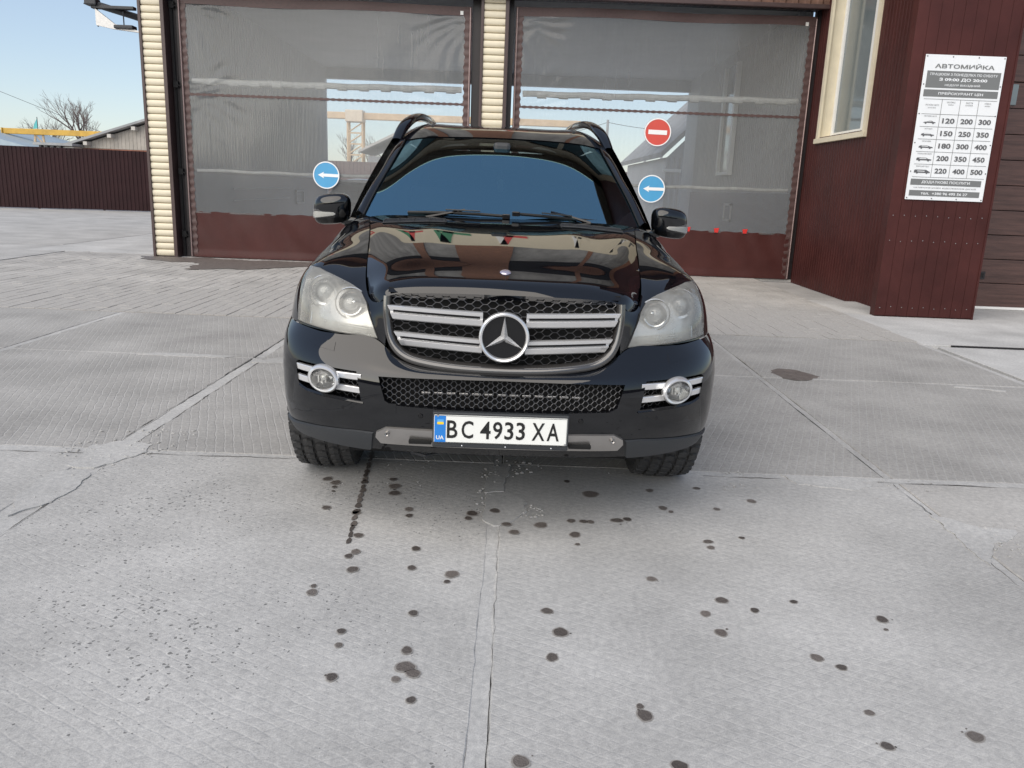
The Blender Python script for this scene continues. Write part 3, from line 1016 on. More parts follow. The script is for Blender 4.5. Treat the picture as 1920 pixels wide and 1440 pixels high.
win = bpart('window', wn, M_cream)
fr = MB()
gx = WX + 0.22
for a, b in [(WY0, WY0 + 0.06), (WY1 - 0.07, WY1), (12.62, 12.72)]:
    fr.bevbox(gx - 0.04, gx + 0.03, a, b, WZ0, WZ1, 0.006)
fr.bevbox(gx - 0.04, gx + 0.03, WY0 + 0.06, 12.62, WZ0, WZ0 + 0.07, 0.006)
fr.bevbox(gx - 0.04, gx + 0.03, 12.72, WY1 - 0.07, WZ0, WZ0 + 0.07, 0.006)
bpart('sash', fr, M_white, win)
bpart('pane', MB().box(gx - 0.005, gx + 0.005, WY0 + 0.06, 12.62, WZ0 + 0.07, WZ1), M_pane, win)
bpart('pane', MB().box(gx - 0.005, gx + 0.005, 12.72, WY1 - 0.07, WZ0 + 0.07, WZ1), M_pane, win)
M_cur = mat('net_curtain', (0.55, 0.55, 0.53), 0.9, var=0.15, vscale=6)
# flat clad pier that carries the price board
pr = bpart('pier', MB().box(4.56, 5.765, 10.17, 10.32, -0.04, 10.7), M_maroon)
ps = []
for i in range(9):
    a = 4.545 + i * 0.1365
    bpart('pier_board', MB().bevbox(a, a + 0.1335, 10.148, 10.172, 0.015, 10.7, 0.0035), M_maroon, pr)
sc_ = MB()
for z in (0.12, 0.95, 1.25):
    for i in range(9):
        sc_.lathe([(0.0, -0.004), (0.005, -0.003), (0.006, 0.0)], (4.6 + i * 0.1365, 10.147, z + rnd.uniform(-0.01, 0.01)), 'y', 8)
bpart('rivets', sc_, M_steel, pr, kind='stuff')
bpart('pier_flashing', MB().box(5.766, 5.79, 10.14, 11.3, 0, 10.7), M_maroon)
bpart('wing_wall', MB().box(5.80, 9.4, 11.36, 11.5, 3.55, 10.7), M_maroon)
bpart('wing_wall', MB().box(8.85, 9.4, 11.36, 11.5, 0, 3.55), M_maroon)
bpart('wing_eave', MB().box(4.25, 9.4, 9.5, 14.0, 10.70, 10.80), M_wood2)
# sectional garage door
gd = bpart('garage_door', MB().box(5.80, 8.85, 11.37, 11.40, 0.03, 3.55), M_black)
M_gd = mat('door_woodgrain', (0.080, 0.043, 0.036), 0.45, var=0.35, vscale=3.5, bump=0.15, bscale=12, stretch=(0.6, 1, 9))
z = 0.035
i = 0
while z < 3.5:
    if i == 8:
        a = 5.82
        while a < 8.7:
            bpart('door_window', MB().bevbox(a + 0.10, a + 0.72, 11.318, 11.34, z + 0.035, z + 0.30, 0.01), M_pane, gd)
            a += 0.86
        bpart('door_panel', MB().bevbox(5.82, 8.83, 11.335, 11.372, z, z + 0.322, 0.008), M_gd, gd)
    else:
        bpart('door_panel', MB().bevbox(5.82, 8.83, 11.315, 11.372, z, z + 0.322, 0.008), M_gd, gd)
    z += 0.331
    i += 1
hd = MB().bevbox(6.385, 6.52, 11.305, 11.32, 0.415, 0.52, 0.004)
hn = bpart('door_handle', hd, M_jamb, gd)
bpart('recess', MB().box(6.405, 6.50, 11.302, 11.306, 0.435, 0.50), M_black, gd)
bpart('door_seal', MB().bevbox(5.80, 8.86, 11.27, 11.36, 0.004, 0.038, 0.006), M_white, gd)

# ------------------------------------------------------------------ price board on the pier
board = thing('price_board', 'white price board with grey headings and price table on the maroon pier', 'price board', (5.177, 10.14, 2.28), (0, 0, 0))
BW, BH = 0.945, 1.66
M_bw = mat('board_white', (0.74, 0.76, 0.78), 0.3, var=0.03, vscale=3)
M_bg = mat('board_grey', (0.16, 0.165, 0.165), 0.4)
M_bt = mat('board_text', (0.10, 0.10, 0.105), 0.4)
MB().bevbox(-BW / 2, BW / 2, -0.012, 0.0, -BH / 2, BH / 2, 0.003).build('board_sheet', M_bw, board)
def bX(u): return (u - 0.5) * BW
def bZ(w): return (0.5 - w) * BH
def brect(u0, u1, w0, w1, name='band', m=M_bg, y=-0.0145):
    return MB().box(bX(u0), bX(u1), y, -0.0119, bZ(w1), bZ(w0)).build(name, m, board)
def btext(s, u, w, wid, h, m, bold=0.012, y=-0.0165, lay=-0.0135):
    """lettering with its base line at fraction w of the board, wid and h as fractions of the board"""
    v, f = text_geo(s, wid * BW if wid else None, h * BH, bold)
    n = len(v)
    cx = bX(u)
    mb = MB()
    mb.add([(cx + a, y, bZ(w) + b) for a, b in v], f)
    return mb.build('lettering', m, board, fix=False)
btext('АВТОМИЙКА', 0.5, 0.090, 0.74, 0.036, M_bg, 0.02)
brect(0.045, 0.965, 0.108, 0.222)
btext('ПРАЦЮЄМ З ПОНЕДІЛКА ПО СУБОТУ', 0.505, 0.142, 0.84, 0.020, M_bw, 0.012, y=-0.0155)
btext('З 09:00 ДО 20:00', 0.505, 0.178, 0.60, 0.024, M_bw, 0.03, y=-0.0155)
btext('НЕДІЛЯ ВИХІДНИЙ', 0.505, 0.210, 0.44, 0.018, M_bw, 0.012, y=-0.0155)
brect(0.035, 0.965, 0.234, 0.282)
btext('ПРЕЙСКУРАНТ ЦІН', 0.50, 0.270, 0.56, 0.024, M_bw, 0.02, y=-0.0155)
gl = MB()
def hline(w, u0=0.05, u1=0.97, t=0.0022):
    gl.box(bX(u0), bX(u1), -0.0145, -0.0119, bZ(w) - t, bZ(w) + t)
def vline(u, w0, w1, t=0.002):
    gl.box(bX(u) - t, bX(u) + t, -0.0146, -0.0118, bZ(w1), bZ(w0))
RW = [0.298, 0.400, 0.487, 0.573, 0.660, 0.748, 0.838]
for w in RW:
    hline(w)
for u in (0.285, 0.515, 0.745):
    vline(u, RW[0], RW[-1])
gl.build('table_rule', M_bg, board)
for s, u, w in [('ЛЕГКОВІ АВТО', 0.165, 0.343), ('КАТЕГОРІЇ', 0.165, 0.361), ('ЕКСПРЕС', 0.40, 0.322), ('МИЙКА', 0.40, 0.338), ('МИТТЯ', 0.63, 0.322), ('КУЗОВА', 0.63, 0.338), ('ПОВНА', 0.86, 0.322), ('МИЙКА', 0.86, 0.338)]:
    btext(s, u, w, None, 0.010, M_bg, 0.0)
for q, (a, b, c_) in enumerate([('120', '200', '300'), ('150', '250', '350'), ('180', '300', '400'), ('200', '350', '450'), ('220', '400', '500')]):
    for s, u in ((a, 0.40), (b, 0.63), (c_, 0.86)):
        btext(s, u, RW[q + 1] + 0.062, 0.155, 0.036, M_bt, 0.03)
    # small picture of the vehicle class
    y0 = RW[q + 1] + 0.066
    P = {0: [(0, .25), (.05, .5), (.3, .55), (.42, .95), (.65, .95), (.8, .58), (1, .45), (1, .22)],
         1: [(0, .25), (.02, .7), (.18, .98), (.6, .98), (.78, .62), (1, .5), (1, .22)],
         2: [(0, .25), (.02, .72), (.15, 1.02), (.6, 1.02), (.8, .68), (1, .55), (1, .22)],
         3: [(0, .22), (0, .75), (.06, 1.08), (.64, 1.08), (.78, .72), (1, .6), (1, .22)],
         4: [(0, .22), (0, .95), (.04, 1.22), (.75, 1.22), (.92, .75), (1, .6), (1, .22)]}[q]
    wd, ht, ux = 0.155 + 0.012 * q, 0.022, 0.165
    mb = MB().prism([(bX(ux - wd / 2 + wd * a), bZ(y0) + ht * BH * b) for a, b in P], 'y', -0.0145, -0.0119)
    for a in (0.2, 0.8):
        mb.lathe([(0, -0.0155), (0.30 * ht * BH, -0.0155), (0.30 * ht * BH, -0.0119)], (bX(ux - wd / 2 + wd * a), 0, bZ(y0) + ht * BH * 0.2), 'y', 10)
    mb.build('vehicle_icon', M_bt, board)
    Wn = [(p[0] * 0.7 + 0.12, p[1]) for p in P if p[1] > 0.6]
    mb = MB().box(bX(ux - wd * 0.30), bX(ux + wd * 0.16), -0.0152, -0.0144, bZ(y0) + ht * BH * 0.66, bZ(y0) + ht * BH * 0.88)
    mb.build('vehicle_icon', M_bw, board)
    btext(['ЛЕГКОВЕ АВТО', 'ХЕТЧБЕК', 'КРОСОВЕР', 'ПОЗАШЛЯХОВИК', 'МІКРОАВТОБУС'][q], 0.165, RW[q + 1] + 0.019, None, 0.009, M_bg, 0.0)
brect(0.04, 0.945, 0.852, 0.895)
btext('ДОДАТКОВІ ПОСЛУГИ', 0.49, 0.884, 0.62, 0.021, M_bw, 0.016, y=-0.0155)
btext('НАТИРАННЯ ШКІРИ, ВІДБІЛЮВАННЯ ДИСКІВ', 0.49, 0.919, 0.80, 0.011, M_bg, 0.0)
brect(0.04, 0.945, 0.932, 0.972)
btext('тел.  +380 96 495 56 27', 0.49, 0.962, 0.60, 0.018, M_bw, 0.02, y=-0.0155)
for u, w in [(0.02, 0.012), (0.34, 0.012), (0.66, 0.012), (0.98, 0.012), (0.02, 0.2), (0.98, 0.2), (0.02, 0.4), (0.98, 0.4), (0.02, 0.6), (0.98, 0.6), (0.02, 0.8), (0.98, 0.8), (0.02, 0.988), (0.34, 0.988), (0.66, 0.988), (0.98, 0.988)]:
    MB().lathe([(0, -0.019), (0.006, -0.018), (0.008, -0.012)], (bX(u), 0, bZ(w)), 'y', 10).build('screw', M_bt, board)

# ------------------------------------------------------------------ plastic curtains of the two bays
def film_mat(name, haze, tint):
    m = bpy.data.materials.new(name)
    m.use_nodes = True
    t = m.node_tree
    L = t.links.new
    t.nodes.clear()
    out = N(t, 'ShaderNodeOutputMaterial')
    tr = N(t, 'ShaderNodeBsdfTransparent')
    tr.inputs[0].default_value = (*tint, 1)
    df = N(t, 'ShaderNodeBsdfDiffuse')
    df.inputs[0].default_value = (0.66, 0.67, 0.67, 1)
    tl = N(t, 'ShaderNodeBsdfTranslucent')
    tl.inputs[0].default_value = (0.66, 0.67, 0.67, 1)
    gl_ = N(t, 'ShaderNodeBsdfGlossy')
    gl_.inputs['Roughness'].default_value = 0.08
    tc = N(t, 'ShaderNodeTexCoord')
    mp = N(t, 'ShaderNodeMapping')
    mp.inputs['Scale'].default_value = (14, 14, 0.7)
    L(tc.outputs['Object'], mp.inputs[0])
    nz = N(t, 'ShaderNodeTexNoise', i_Scale=1.6, i_Detail=5.0)
    L(mp.outputs[0], nz.inputs['Vector'])
    n2 = N(t, 'ShaderNodeTexNoise', i_Scale=0.7, i_Detail=3.0)
    L(tc.outputs['Object'], n2.inputs['Vector'])
    ad = N(t, 'ShaderNodeMath', operation='ADD')
    L(nz.outputs['Fac'], ad.inputs[0])
    L(n2.outputs['Fac'], ad.inputs[1])
    mr = N(t, 'ShaderNodeMapRange')
    mr.inputs['From Min'].default_value = 0.6
    mr.inputs['From Max'].default_value = 1.4
    mr.inputs['To Min'].default_value = haze - 0.035
    mr.inputs['To Max'].default_value = haze + 0.045
    L(ad.outputs[0], mr.inputs['Value'])
    bp = N(t, 'ShaderNodeBump', i_Strength=0.12, i_Distance=0.02)
    L(nz.outputs['Fac'], bp.inputs['Height'])
    for q in (df, gl_):
        L(bp.outputs[0], q.inputs['Normal'])
    md = N(t, 'ShaderNodeMixShader')
    md.inputs[0].default_value = 0.45
    L(df.outputs[0], md.inputs[1])
    L(tl.outputs[0], md.inputs[2])
    mx = N(t, 'ShaderNodeMixShader')
    L(mr.outputs[0], mx.inputs[0])
    L(tr.outputs[0], mx.inputs[1])
    L(md.outputs[0], mx.inputs[2])
    fr_ = N(t, 'ShaderNodeFresnel')
    fr_.inputs['IOR'].default_value = 1.4
    L(bp.outputs[0], fr_.inputs['Normal'])
    m2 = N(t, 'ShaderNodeMixShader')
    L(fr_.outputs[0], m2.inputs[0])
    L(mx.outputs[0], m2.inputs[1])
    L(gl_.outputs[0], m2.inputs[2])
    L(m2.outputs[0], out.inputs[0])
    return m
M_film = film_mat('clear_film', 0.30, (0.93, 0.95, 0.97))
M_skirt = mat('brown_tarpaulin', (0.066, 0.022, 0.020), 0.40, spec=0.25, var=0.15, vscale=2.2, bump=0.35, bscale=3.0)
M_hem = mat('brown_webbing', (0.085, 0.048, 0.045), 0.5, var=0.2, vscale=25)
M_rail = mat('rail_pinkish', (0.34, 0.25, 0.24), 0.4, 0.4)
M_pole = mat('pole_wrap', (0.60, 0.60, 0.57), 0.55, var=0.15, vscale=10, bump=0.5, bscale=18)

def curtain(label, x0, x1, zt, yb, sd, group):
    t = thing('wash_curtain', label, 'curtain', ((x0 + x1) / 2, yb, 0), group=group)
    cx = (x0 + x1) / 2
    def wav(x, z):
        """slack cloth: soft folds that fan out of the four corners"""
        d = 0.010 * mnoise.noise((x * 1.3 + sd, z * 0.9, sd))
        for (ax, az, k) in ((x0, zt, 1), (x1, zt, 1), (x0, 2.75, 0.7), (x1, 0.8, 1.0), (x1, 2.7, 0.5)):
            dx, dz = x - ax, z - az
            r_ = math.hypot(dx, dz)
            if r_ < 1.4:
                a = math.atan2(dz, dx)
                d += k * 0.013 * math.sin(a * 22 + sd + 3 * mnoise.noise((x * 2, z * 2, sd))) * (0.6 + mnoise.noise((x * 3, z * 3, sd + 4))) * math.exp(-((r_ - 0.35) / 0.42) ** 2)
        return d
    def sheet(name, a, b, z0, z1, m, yo=0.0, amp=1.0, nx=70, nz=44, hemw=0.0):
        G = [[(x - cx, yo + wav(x, z) * amp, z + hemw * math.sin(x * 9)) for z in np.linspace(z0, z1, nz)] for x in np.linspace(a, b, nx)]
        return MB().grid(G).build(name, m, t, smooth=True, fix=False, angle=None)
    sheet('clear_film', x0, x1, 0.775, 2.735, M_film)
    sheet('clear_film', x0, x1, 2.765, zt, M_film)
    # heavy skirt with pulled folds
    G = []
    for x in np.linspace(x0 - 0.05, x1 + 0.05, 110):
        col_ = []
        for z in np.linspace(0.012, 0.80, 16):
            w = (z / 0.8)
            fold = 0.018 * mnoise.noise((x * 1.7 + sd, z * 1.4, 2.0)) + 0.016 * mnoise.noise((x * 4.2 + z * 2.4 + sd, z * 0.9, 7.0)) * (0.35 + w)
            if z < 0.08:
                fold -= 0.012
            col_.append((x - cx, -0.004 + fold, z + 0.006 * math.sin(x * 21) * (1 if z > 0.78 else 0)))
        G.append(col_)
    MB().grid(G).build('skirt', M_skirt, t, smooth=True, fix=False, angle=None)
    # webbing: middle band, top hem, side straps with a scalloped edge
    G = [[(x - cx, -0.012 + wav(x, 2.75), 2.75 + s * (0.020 + 0.005 * math.sin(x * 60))) for s in (-1, 1)] for x in np.linspace(x0, x1, 240)]
    MB().grid(G).build('middle_band', M_hem, t, fix=False)
    G = [[(x - cx, -0.010 + 0.008 * math.sin(x * 5), z + 0.012 * math.sin(x * 2.1 + sd)) for z in (zt - 0.01, zt + 0.06, zt + 0.13)] for x in np.linspace(x0 - 0.1, x1 + 0.1, 120)]
    MB().grid(G).build('top_hem', M_hem, t, fix=False)
    for s, xa in ((-1, x0), (1, x1)):
        G = []
        for z in np.linspace(0.01, zt + 0.12, 150):
            e = 0.010 * math.sin(z * 55) + 0.006 * math.sin(z * 23)
            G.append([(xa - cx + s * w + (s * -e if k == 0 else 0), -0.008 + 0.012 * math.sin(z * 47 + k) * (k == 1), z) for k, w in enumerate((-0.015, 0.045, 0.105))])
        MB().grid(G).build('side_strap', M_hem, t, smooth=True, fix=False, angle=None)
        MB().tube([(xa - cx + s * 0.082, -0.035, 0.02), (xa - cx + s * 0.082, -0.035, zt + 0.1)], 0.011, 8).build('guide_rail', M_rail, t)
    # wrapped stiffening poles behind the film
    for z, r_ in ((1.52, 0.028), (2.99, 0.050)):
        pts = [(x - cx, 0.075, z + 0.02 * math.sin(x * 0.6 + sd) + 0.006 * math.sin(x * 7)) for x in np.linspace(x0 + 0.05, x1 - 0.05, 46)]
        mb = MB().tube(pts, r_, 8)
        if z > 2:
            for q in range(12):
                xx = x0 + 0.3 + q * 0.37
                mb.tube([(xx - cx, 0.075, z + 0.02 * math.sin(xx * 0.6 + sd) - 0.01), (xx + 0.16 - cx, 0.073, z + 0.02 * math.sin(xx * 0.6 + sd) - 0.012)], r_ * 1.18, 8)
        mb.build('stiffener_pole', M_pole, t, smooth=True)
    tb = MB().box(x1 - cx - 0.09, x1 - cx - 0.04, -0.02, -0.012, zt - 0.01, zt + 0.05)
    tb.build('tape_tab', M_white, t)
    return t
cu1 = curtain('clear plastic curtain of the left wash bay, one blue arrow sign on it', -5.68, -1.0, 4.17, 14.42, 1.0, 'plastic curtains of the wash bays')
cu2 = curtain('clear plastic curtain of the right wash bay, red and blue signs on it', -0.06, 4.72, 4.20, 14.42, 5.0, 'plastic curtains of the wash bays')
for x in (2.98, 3.48, 3.98):
    MB().prism([(x - 0.03 - 2.33, 0.78), (x + 0.03 - 2.33, 0.78), (x + 0.045 - 2.33, 0.86), (x - 0.045 - 2.33, 0.85)], 'y', -0.022, -0.014).build('red_tape', M_red, cu2)

# ------------------------------------------------------------------ round traffic signs fixed to the curtains
M_sblue = mat('sign_blue', (0.07, 0.33, 0.60), 0.35, var=0.06, vscale=3)
M_sred = mat('sign_red_face', (0.60, 0.075, 0.055), 0.35, var=0.06, vscale=3)
M_swhite = mat('sign_white', (0.82, 0.84, 0.85), 0.35)
def sign(label, x, z, r_, kind, tilt=0):
    t = thing('traffic_sign', label, 'traffic sign', (x, 14.385, z), (0, R(tilt), 0))
    MB().lathe([(0, -0.004), (r_, -0.004), (r_ + 0.003, 0.002), (r_, 0.006), (0, 0.006)], (0, 0, 0), 'y', 48).build('disc', M_sblue if kind == 'arrow' else M_sred, t, smooth=True)
    MB().lathe([(r_ * 0.925, -0.0045), (r_ * 0.925, -0.008), (r_, -0.008), (r_ + 0.002, -0.004)], (0, 0, 0), 'y', 48).build('border', M_swhite, t, smooth=True)
    if kind == 'arrow':
        a = [(0.93, 0.11), (-0.22, 0.11), (-0.16, 0.24), (-0.62, 0.0), (-0.16, -0.24), (-0.22, -0.11), (0.93, -0.11)]
    else:
        a = [(-0.70, 0.16), (-0.70, -0.16), (0.70, -0.16), (0.70, 0.16)]
    MB().prism([(p * r_, q * r_) for p, q in a], 'y', -0.0075, -0.0042).build('arrow' if kind == 'arrow' else 'bar', M_swhite, t)
    return t
sign('round blue sign with a white left arrow on the left curtain', -3.355, 1.50, 0.228, 'arrow', 1)
sign('round red no entry sign with a white bar on the right curtain', 2.318, 2.42, 0.228, 'bar', 1)
sign('round blue sign with a white left arrow below the red no entry sign', 2.285, 1.48, 0.232, 'arrow', 0)
# ------------------------------------------------------------------ surroundings
M_fence = mat('fence_brown', (0.030, 0.012, 0.014), 0.5, spec=0.2, var=0.32, vscale=0.7)
M_fence2 = mat('fence_far_brown', (0.12, 0.085, 0.085), 0.5, var=0.15, vscale=1.2)
M_crane = mat('crane_yellow', (0.55, 0.33, 0.05), 0.5, var=0.2, vscale=1.5)
M_crane_p = mat('crane_pale', (0.62, 0.46, 0.30), 0.55, var=0.15, vscale=1.5)
M_bark = mat('bark', (0.105, 0.080, 0.072), 0.9, var=0.3, vscale=4)
M_twig = mat('twig_bark', (0.135, 0.105, 0.098), 0.9, var=0.25, vscale=2)
M_roof = mat('asbestos_roof', (0.30, 0.31, 0.32), 0.8, var=0.25, vscale=1.2)
M_gable = mat('gable_boards', (0.40, 0.37, 0.33), 0.8, var=0.2, vscale=2)
M_brick = mat('red_brick', (0.30, 0.13, 0.085), 0.85, var=0.35, vscale=6)
M_wallp = mat('plaster', (0.5, 0.48, 0.45), 0.8, var=0.12)
M_wire = mat('wire_black', (0.03, 0.03, 0.035), 0.5)
M_iron = mat('dark_iron', (0.035, 0.037, 0.042), 0.45, 0.3, var=0.25, vscale=12)
M_blueroof = mat('blue_grey_roof', (0.32, 0.40, 0.46), 0.5, var=0.1, vscale=1)

def fence(label, p, q, h, m, pitch=0.14, hide=None, panel=1.12):
    """sheet fence from p to q made of separate ribbed sheets between posts"""
    p, q = Vector((*p, 0)), Vector((*q, 0))
    d = q - p
    L_ = d.length
    t = thing('sheet_fence', label, 'fence', p, (0, 0, math.atan2(d.y, d.x)))
    v, f = corr(0, panel, 0.03, h, pitch, 0.02, 0.0, top=0.3, slope=0.1)
    me = MB().add(v, f).mesh('fence_sheet', m, fix=False)
    pm_ = MB().box(-0.03, 0.03, 0.03, 0.09, 0, h - 0.05).mesh('fence_post', m)
    n = int(L_ / panel)
    for i in range(n):
        o = link('fence_sheet', me, t)
        o.location = (i * panel, rnd.uniform(-0.004, 0.004), rnd.uniform(-0.008, 0.008))
        if i % 2 == 0:
            o = link('fence_post', pm_, t)
            o.location = (i * panel, 0, 0)
    MB().box(0, n * panel, 0.025, 0.06, h * 0.25, h * 0.25 + 0.04).box(0, n * panel, 0.025, 0.06, h * 0.8, h * 0.8 + 0.04).build('fence_rail', m, t)
    return t
fence('dark brown ribbed sheet fence on the left, behind the slatted pillar', (-31.0, 27.65), (-7.0, 33.0), 2.23, M_fence)
fence('dull brown sheet fence seen through the wash bays', (-15, 45.0), (12, 45.0), 2.48, M_fence2, 0.2)

def lattice_leg(mb, x, y, z0, z1, w0, w1):
    """splayed pair of lattice uprights under a gantry beam"""
    A = [(x - w1, y, z1), (x - w0, y, z0)]
    B = [(x + w1, y, z1), (x + w0, y, z0)]
    mb.tube(A, 0.10, 6).tube(B, 0.10, 6)
    n = 5
    for i in range(n):
        s, e = i / n, (i + 1) / n
        pa = [A[0][k] + (A[1][k] - A[0][k]) * s for k in range(3)]
        pb = [B[0][k] + (B[1][k] - B[0][k]) * e for k in range(3)]
        pc = [B[0][k] + (B[1][k] - B[0][k]) * s for k in range(3)]
        mb.tube([pa, pb], 0.05, 5).tube([pc, pa], 0.05, 5)
cr1 = thing('gantry_crane', 'yellow gantry crane beam standing out above the brown fence', 'crane', (-43.1, 75, 0))
MB().bevbox(-3.2, 18.0, -0.25, 0.25, 4.47, 4.95, 0.03).build('beam', M_crane, cr1)
MB().box(-3.3, -3.2, -0.35, 0.35, 4.3, 4.97).build('end_stop', M_crane, cr1)
mb = MB()
lattice_leg(mb, -0.1, 0, 0, 4.47, 0.75, 0.35)
mb.build('leg', M_crane_p, cr1)
mb = MB()
lattice_leg(mb, 15.1, 0, 0, 4.47, 0.75, 0.35)
mb.build('leg', M_crane_p, cr1)
MB().tube([(-0.15, 0, 4.9), (-0.15, 0, 6.0)], 0.03, 6).build('flag_staff', M_iron, cr1)
MB().grid([[(-0.17, 0, 5.85), (-0.17, 0.0, 5.05)], [(-0.5, 0.05, 5.35), (-0.65, 0.1, 4.95)]]).build('flag', mat('flag_teal', (0.10, 0.42, 0.45), 0.7), cr1, fix=False)
cr1.rotation_euler.z = R(-0.5)
cr2 = thing('gantry_crane', 'pale gantry crane with a lattice tower seen through the left curtain', 'crane', (-11.85, 60, 0))
MB().bevbox(-9, 16, -0.3, 0.3, 5.75, 6.2, 0.03).build('beam', M_crane_p, cr2)
MB().bevbox(-0.62, 0.62, -0.6, 0.6, 5.55, 6.35, 0.05).build('trolley_house', mat('trolley_cream', (0.66, 0.56, 0.44), 0.5, var=0.1), cr2)
mb = MB()
for x_ in (-0.55, 0.5):
    mb.box(x_, x_ + 0.12, -0.4, -0.28, 0, 5.6).box(x_, x_ + 0.12, 0.28, 0.4, 0, 5.6)
for i in range(7):
    z = 0.3 + i * 0.75
    mb.tube([(-0.5, -0.35, z), (0.55, -0.35, z + 0.7)], 0.05, 5)
    mb.box(-0.5, 0.55, -0.38, -0.30, z - 0.05, z + 0.05)
mb.build('tower', M_crane_p, cr2)

# low houses beyond the fence
sh = thing('shed', 'low gabled shed with a grey roof and boarded gable behind the fence', 'shed', (-21, 48, 0))
MB().box(-4.2, 8, 0, 9, 0, 2.72).build('wall', M_brick, sh)
gb = MB()
i = -4.3
def gz(x): return 2.72 + (x + 4.9) * 0.325 if x < 1.2 else 2.72 + (7.3 - x) * 0.325
while i < 6.9:
    gb.add([(i, -0.02, 2.74), (i + 0.17, -0.02, 2.74), (i + 0.17, -0.02, gz(i + 0.17)), (i, -0.02, gz(i))], [(0, 1, 2, 3)])
    gb.add([(i + 0.17, -0.02, 2.74), (i + 0.19, 0.0, 2.74), (i + 0.19, 0.0, gz(i + 0.19)), (i + 0.17, -0.02, gz(i + 0.17))], [(0, 1, 2, 3)])
    gb.add([(i + 0.19, 0.0, 2.74), (i + 0.22, -0.02, 2.74), (i + 0.22, -0.02, gz(i + 0.22)), (i + 0.19, 0.0, gz(i + 0.19))], [(0, 1, 2, 3)])
    i += 0.22
gb.build('gable', M_gable, sh, fix=False)
rfm = MB()
rfm.prism([(-5.2, 2.72), (1.2, 4.80), (1.2, 4.92), (-5.25, 2.84)], 'y', -0.55, 9.3)
rfm.prism([(1.2, 4.80), (7.6, 2.72), (7.65, 2.84), (1.2, 4.92)], 'y', -0.55, 9.3)
rfm.build('roof', M_roof, sh)
for x_ in (-3.9, -2.5, -1.1, 0.3):
    MB().box(x_, x_ + 0.22, -0.5, 0.1, gz(x_) - 0.16, gz(x_) + 0.04).build('purlin_end', M_wallp, sh)
MB().box(-0.2, 7, -0.10, -0.03, 3.25, 3.50).box(-0.4, 7, -0.12, -0.03, 3.58, 3.66).build('sign_strip', M_crane, sh)
an = thing('brick_annexe', 'small low annexe with a flat ragged roof left of the shed', 'outbuilding', (-26.2, 47, 0))
MB().box(-0.9, 1.0, 0, 4, 0, 2.75).build('wall', M_wallp, an)
MB().box(-1.1, 1.1, -0.3, 4.2, 2.78, 2.92).build('roof', M_roof, an)
for x_ in (-0.8, -0.45, -0.1, 0.3):
    MB().box(x_, x_ + 0.12, -0.25, 0, 2.64, 2.78).build('rafter_end', M_iron, an)
br = thing('blue_roofed_hall', 'far hall with a blue grey roof at the left edge of the yard', 'building', (-46, 70, 0))
MB().box(-7, 5, 0, 14, 0, 3.0).build('wall', M_wallp, br)
MB().prism([(-7.5, 3.0), (-2.0, 4.9), (6.0, 3.0)], 'y', -0.4, 14.4).build('roof', M_blueroof, br)
sr = thing('grey_shed', 'low grey shed with a sloping roof seen through the left curtain', 'shed', (-5, 58, 0))
MB().box(-5.6, 3, 0, 6, 0, 3.2).build('wall', M_roof, sr)
MB().prism([(-6.2, 3.55), (-2.9, 5.2), (3.2, 3.2), (3.2, 3.1), (-2.9, 5.0), (-6.2, 3.4)], 'y', -0.4, 6.4).build('roof', M_wallp, sr)
w2 = thing('rear_annexe', 'dark grey annexe with a sloping roof behind the right bay', 'building', (5.0, 28, 0))
v, f = corr(-0.12, 6, 0, 2.6, 0.18, 0.02, 0.0)
MB().add(v, f).box(-0.12, 6, 0.02, 10, 0, 2.6).build('wall', M_grey, w2, fix=False)
MB().prism([(-0.35, 2.58), (3.2, 6.1), (3.2, 6.25), (-0.40, 2.74)], 'y', -0.4, 10.4).build('roof', M_roof, w2)
MB().prism([(-0.10, 2.6), (6, 2.6), (6, 6.0), (3.2, 6.0)], 'y', 0.0, 0.1).build('gable', M_grey, w2)
MB().bevbox(-0.25, 0.35, -0.25, -0.15, 2.12, 2.22, 0.01).build('lamp', M_white, w2)

# poles and wires
def pole(label, x, y, h, arms):
    t = thing('utility_pole', label, 'utility pole', (x, y, 0))
    MB().tube([(0, 0, 0), (0, 0, h)], 0.14, 8, r1=0.10).build('post', M_roof, t)
    for z in arms:
        MB().box(-0.7, 0.7, -0.05, 0.05, z, z + 0.1).build('cross_arm', M_iron, t)
    return t
pole('tall grey concrete pole beyond the right bay, topped by wires', 7.1, 70, 7.2, [])
pole('shorter pole with several cross arms beside the grey annexe', 10.4, 70, 5.35, [5.0, 3.5])
pole('pole with cross arms nearest the wall of the grey annexe', 11.75, 70, 5.35, [5.05, 3.7])
def wire(label, pts, r_=0.012):
    o = MB().tube(pts, r_, 5).build('power_line', M_wire)
    return tag(o, label, 'wire', 'overhead wires')
def sag(a, b, s, n=14):
    return [tuple(a[k] + (b[k] - a[k]) * i / n - (s * 4 * (i / n) * (1 - i / n) if k == 2 else 0) for k in range(3)) for i in range(n + 1)]
wire('upper one of the two wires running to the lamp arm', sag((-31.5, 42, 7.9), (-6.5, 15.4, 4.3 + 1.0), 0.0))
wire('lower one of the two wires running to the lamp arm', sag((-31.5, 42, 7.7), (-6.5, 15.4, 4.15 + 1.0), 0.05))
wire('single wire slanting down to the bare trees', sag((-60, 80, 12.3), (-38, 80, 4.4), 0.0), 0.02)
wire('wire from the tall pole behind the right bay towards the left', sag((-2, 70, 5.0), (7.1, 70, 7.0), 0.3), 0.02)
wire('wire from the tall pole behind the right bay towards the annexe', sag((7.1, 70, 7.0), (14, 70, 6.6), 0.2), 0.02)

